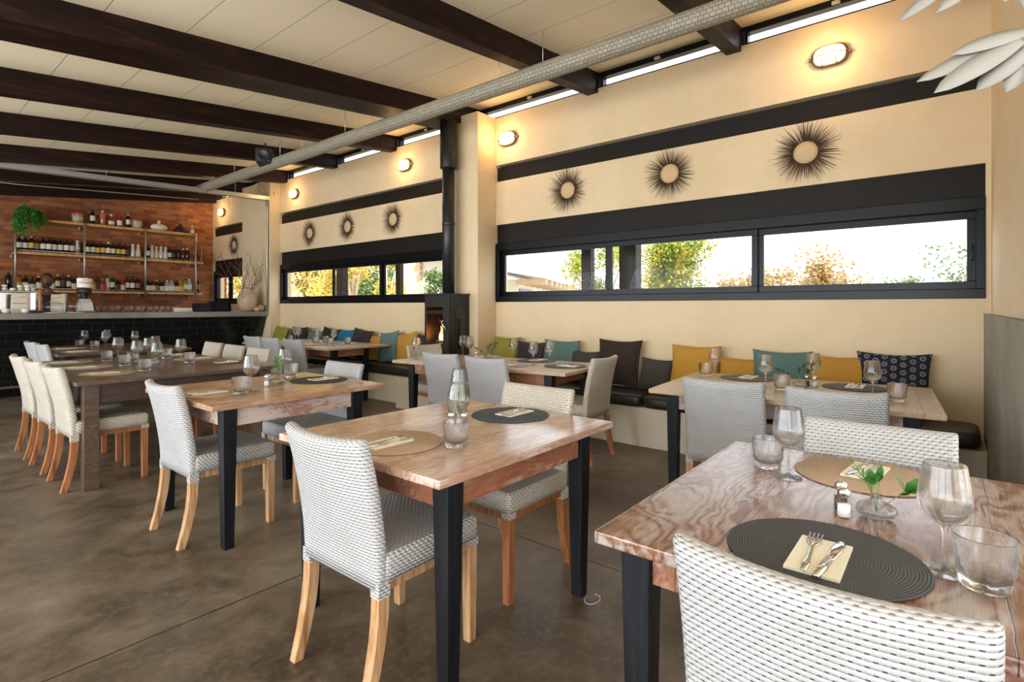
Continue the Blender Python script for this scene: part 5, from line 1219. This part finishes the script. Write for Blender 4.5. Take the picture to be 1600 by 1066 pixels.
tree(7.6, 9.89, -.12, 3.4, .42, M_fol_yellow, M_bark_pale, 'slim yellowing tree left of the white posts outside', 1600, .10, 14, .05)
tree(10.2, 11.00, -.12, 2.6, .5, M_fol_dark, M_bark, 'small green shrub by the white outbuilding', 1300, .10, 15, .05)
tree(8.6, 20.67, -.12, 4.2, 1.5, M_fol_yellow, M_bark_pale, 'yellow tree outside the alcove window', 2500, .18, 16, .1)
# veranda posts just outside
for x, y, w_, t in [(5.9, 3.56, .07, 'behind the left pane of the nearest window'), (5.9, 2.97, .11, 'behind the middle pane of the nearest window'), (6.1, 9.33, .10, 'behind the left pane of the middle window'), (6.0, 7.43, .06, 'behind the right pane of the middle window')]:
    tag(MB().box(x-w_*.7, x+w_*.7, y-w_, y+w_, -.12, 3.3).obj('veranda_post', M_panel, bevel=.005), 'dark grey square post outside, '+t, 'post', 'posts outside the windows')
# white house
hs = empty('white_house', (13.9, 11.46, 0)); hs.rotation_euler = (0, 0, math.atan2(.45, .924)); tag(hs, 'long low white house with a pale overhanging roof seen through the nearest window', 'house')
MB().box(1.4, 21, 0, 5, -.12, 2.30).obj('house_wall', M_white_wall, hs)
m = MB(); m.add([(.6, -1.1, 2.30), (22, -1.1, 2.30), (22, 3, 3.0), (.6, 3, 3.0), (.6, -1.1, 2.52), (22, -1.1, 2.52), (22, 3, 3.22), (.6, 3, 3.22)], BF); m.obj('roof', M_roof, hs)
M_raf = mat('tan_rafter', (.50, .38, .27), .7)
for k in range(2, 18): MB().box(-1.2+k*1.25, -.95+k*1.25, -1.05, 0, 2.10, 2.30).obj('rafter', M_raf, hs)
for x in (1.5, 5.2, 9, 13): 
    f = MB(); f.box(x, x+2.6, -.06, -.001, .6, 1.95); f = f.obj('house_window', mat('blue_grey_frame', (.09, .14, .2), .5), hs)
    for q in (0, 1): MB().box(x+.12+q*1.22, x+1.24+q*1.22, -.07, -.061, .72, 1.83).obj('pane', M_black_gloss, f)
ob = empty('brick_outbuilding', (10.7, 11.95, 0)); tag(ob, 'pale brick outbuilding with white wall seen through the middle window beside the stove', 'building')
M_pb = mat('pale_brick', (.55, .42, .28), .85); tt = NT(M_pb); x_, y_, z_ = tt.xyz(tt.pos()); b2 = tt.n('ShaderNodeTexBrick'); tt.l(tt.vec(y_, z_), b2.inputs['Vector']); b2.inputs['Scale'].default_value = 1; b2.inputs['Brick Width'].default_value = .3; b2.inputs['Row Height'].default_value = .09
b2.inputs['Mortar Size'].default_value = .008; b2.inputs['Color1'].default_value = (.62, .48, .32, 1); b2.inputs['Color2'].default_value = (.56, .43, .28, 1); b2.inputs['Mortar'].default_value = (.42, .3, .2, 1); tt.base(b2.outputs[0])
MB().box(0, 2.5, .35, 1.55, -.12, 3.6).obj('brick_wall', M_pb, ob); MB().box(.1, 2.5, -1.0, .35, -.12, 2.8).obj('white_wall', M_white_wall, ob)
MB().box(-.4, 2.8, -1.6, .35, 2.97, 3.07).obj('roof', M_roof, ob); [MB().box(-.5, 0, y-.06, y+.06, 2.80, 2.96).obj('rafter', M_bark, ob) for y in (-1.3, -.6, .1)]
MB().box(-.02, -.001, 1.0, 1.2, 1.55, 1.95).obj('wall_light', M_gold, ob)

for o in list(COL.objects):
    if o.get('label') and len(str(o['label']).split()) > 16: print('LONG', o.name, o['label'])
from collections import Counter
cc = Counter(o['label'] for o in COL.objects if o.get('label') and o.parent is None)
for k, v in cc.items():
    if v > 1: print('DUP', v, k)
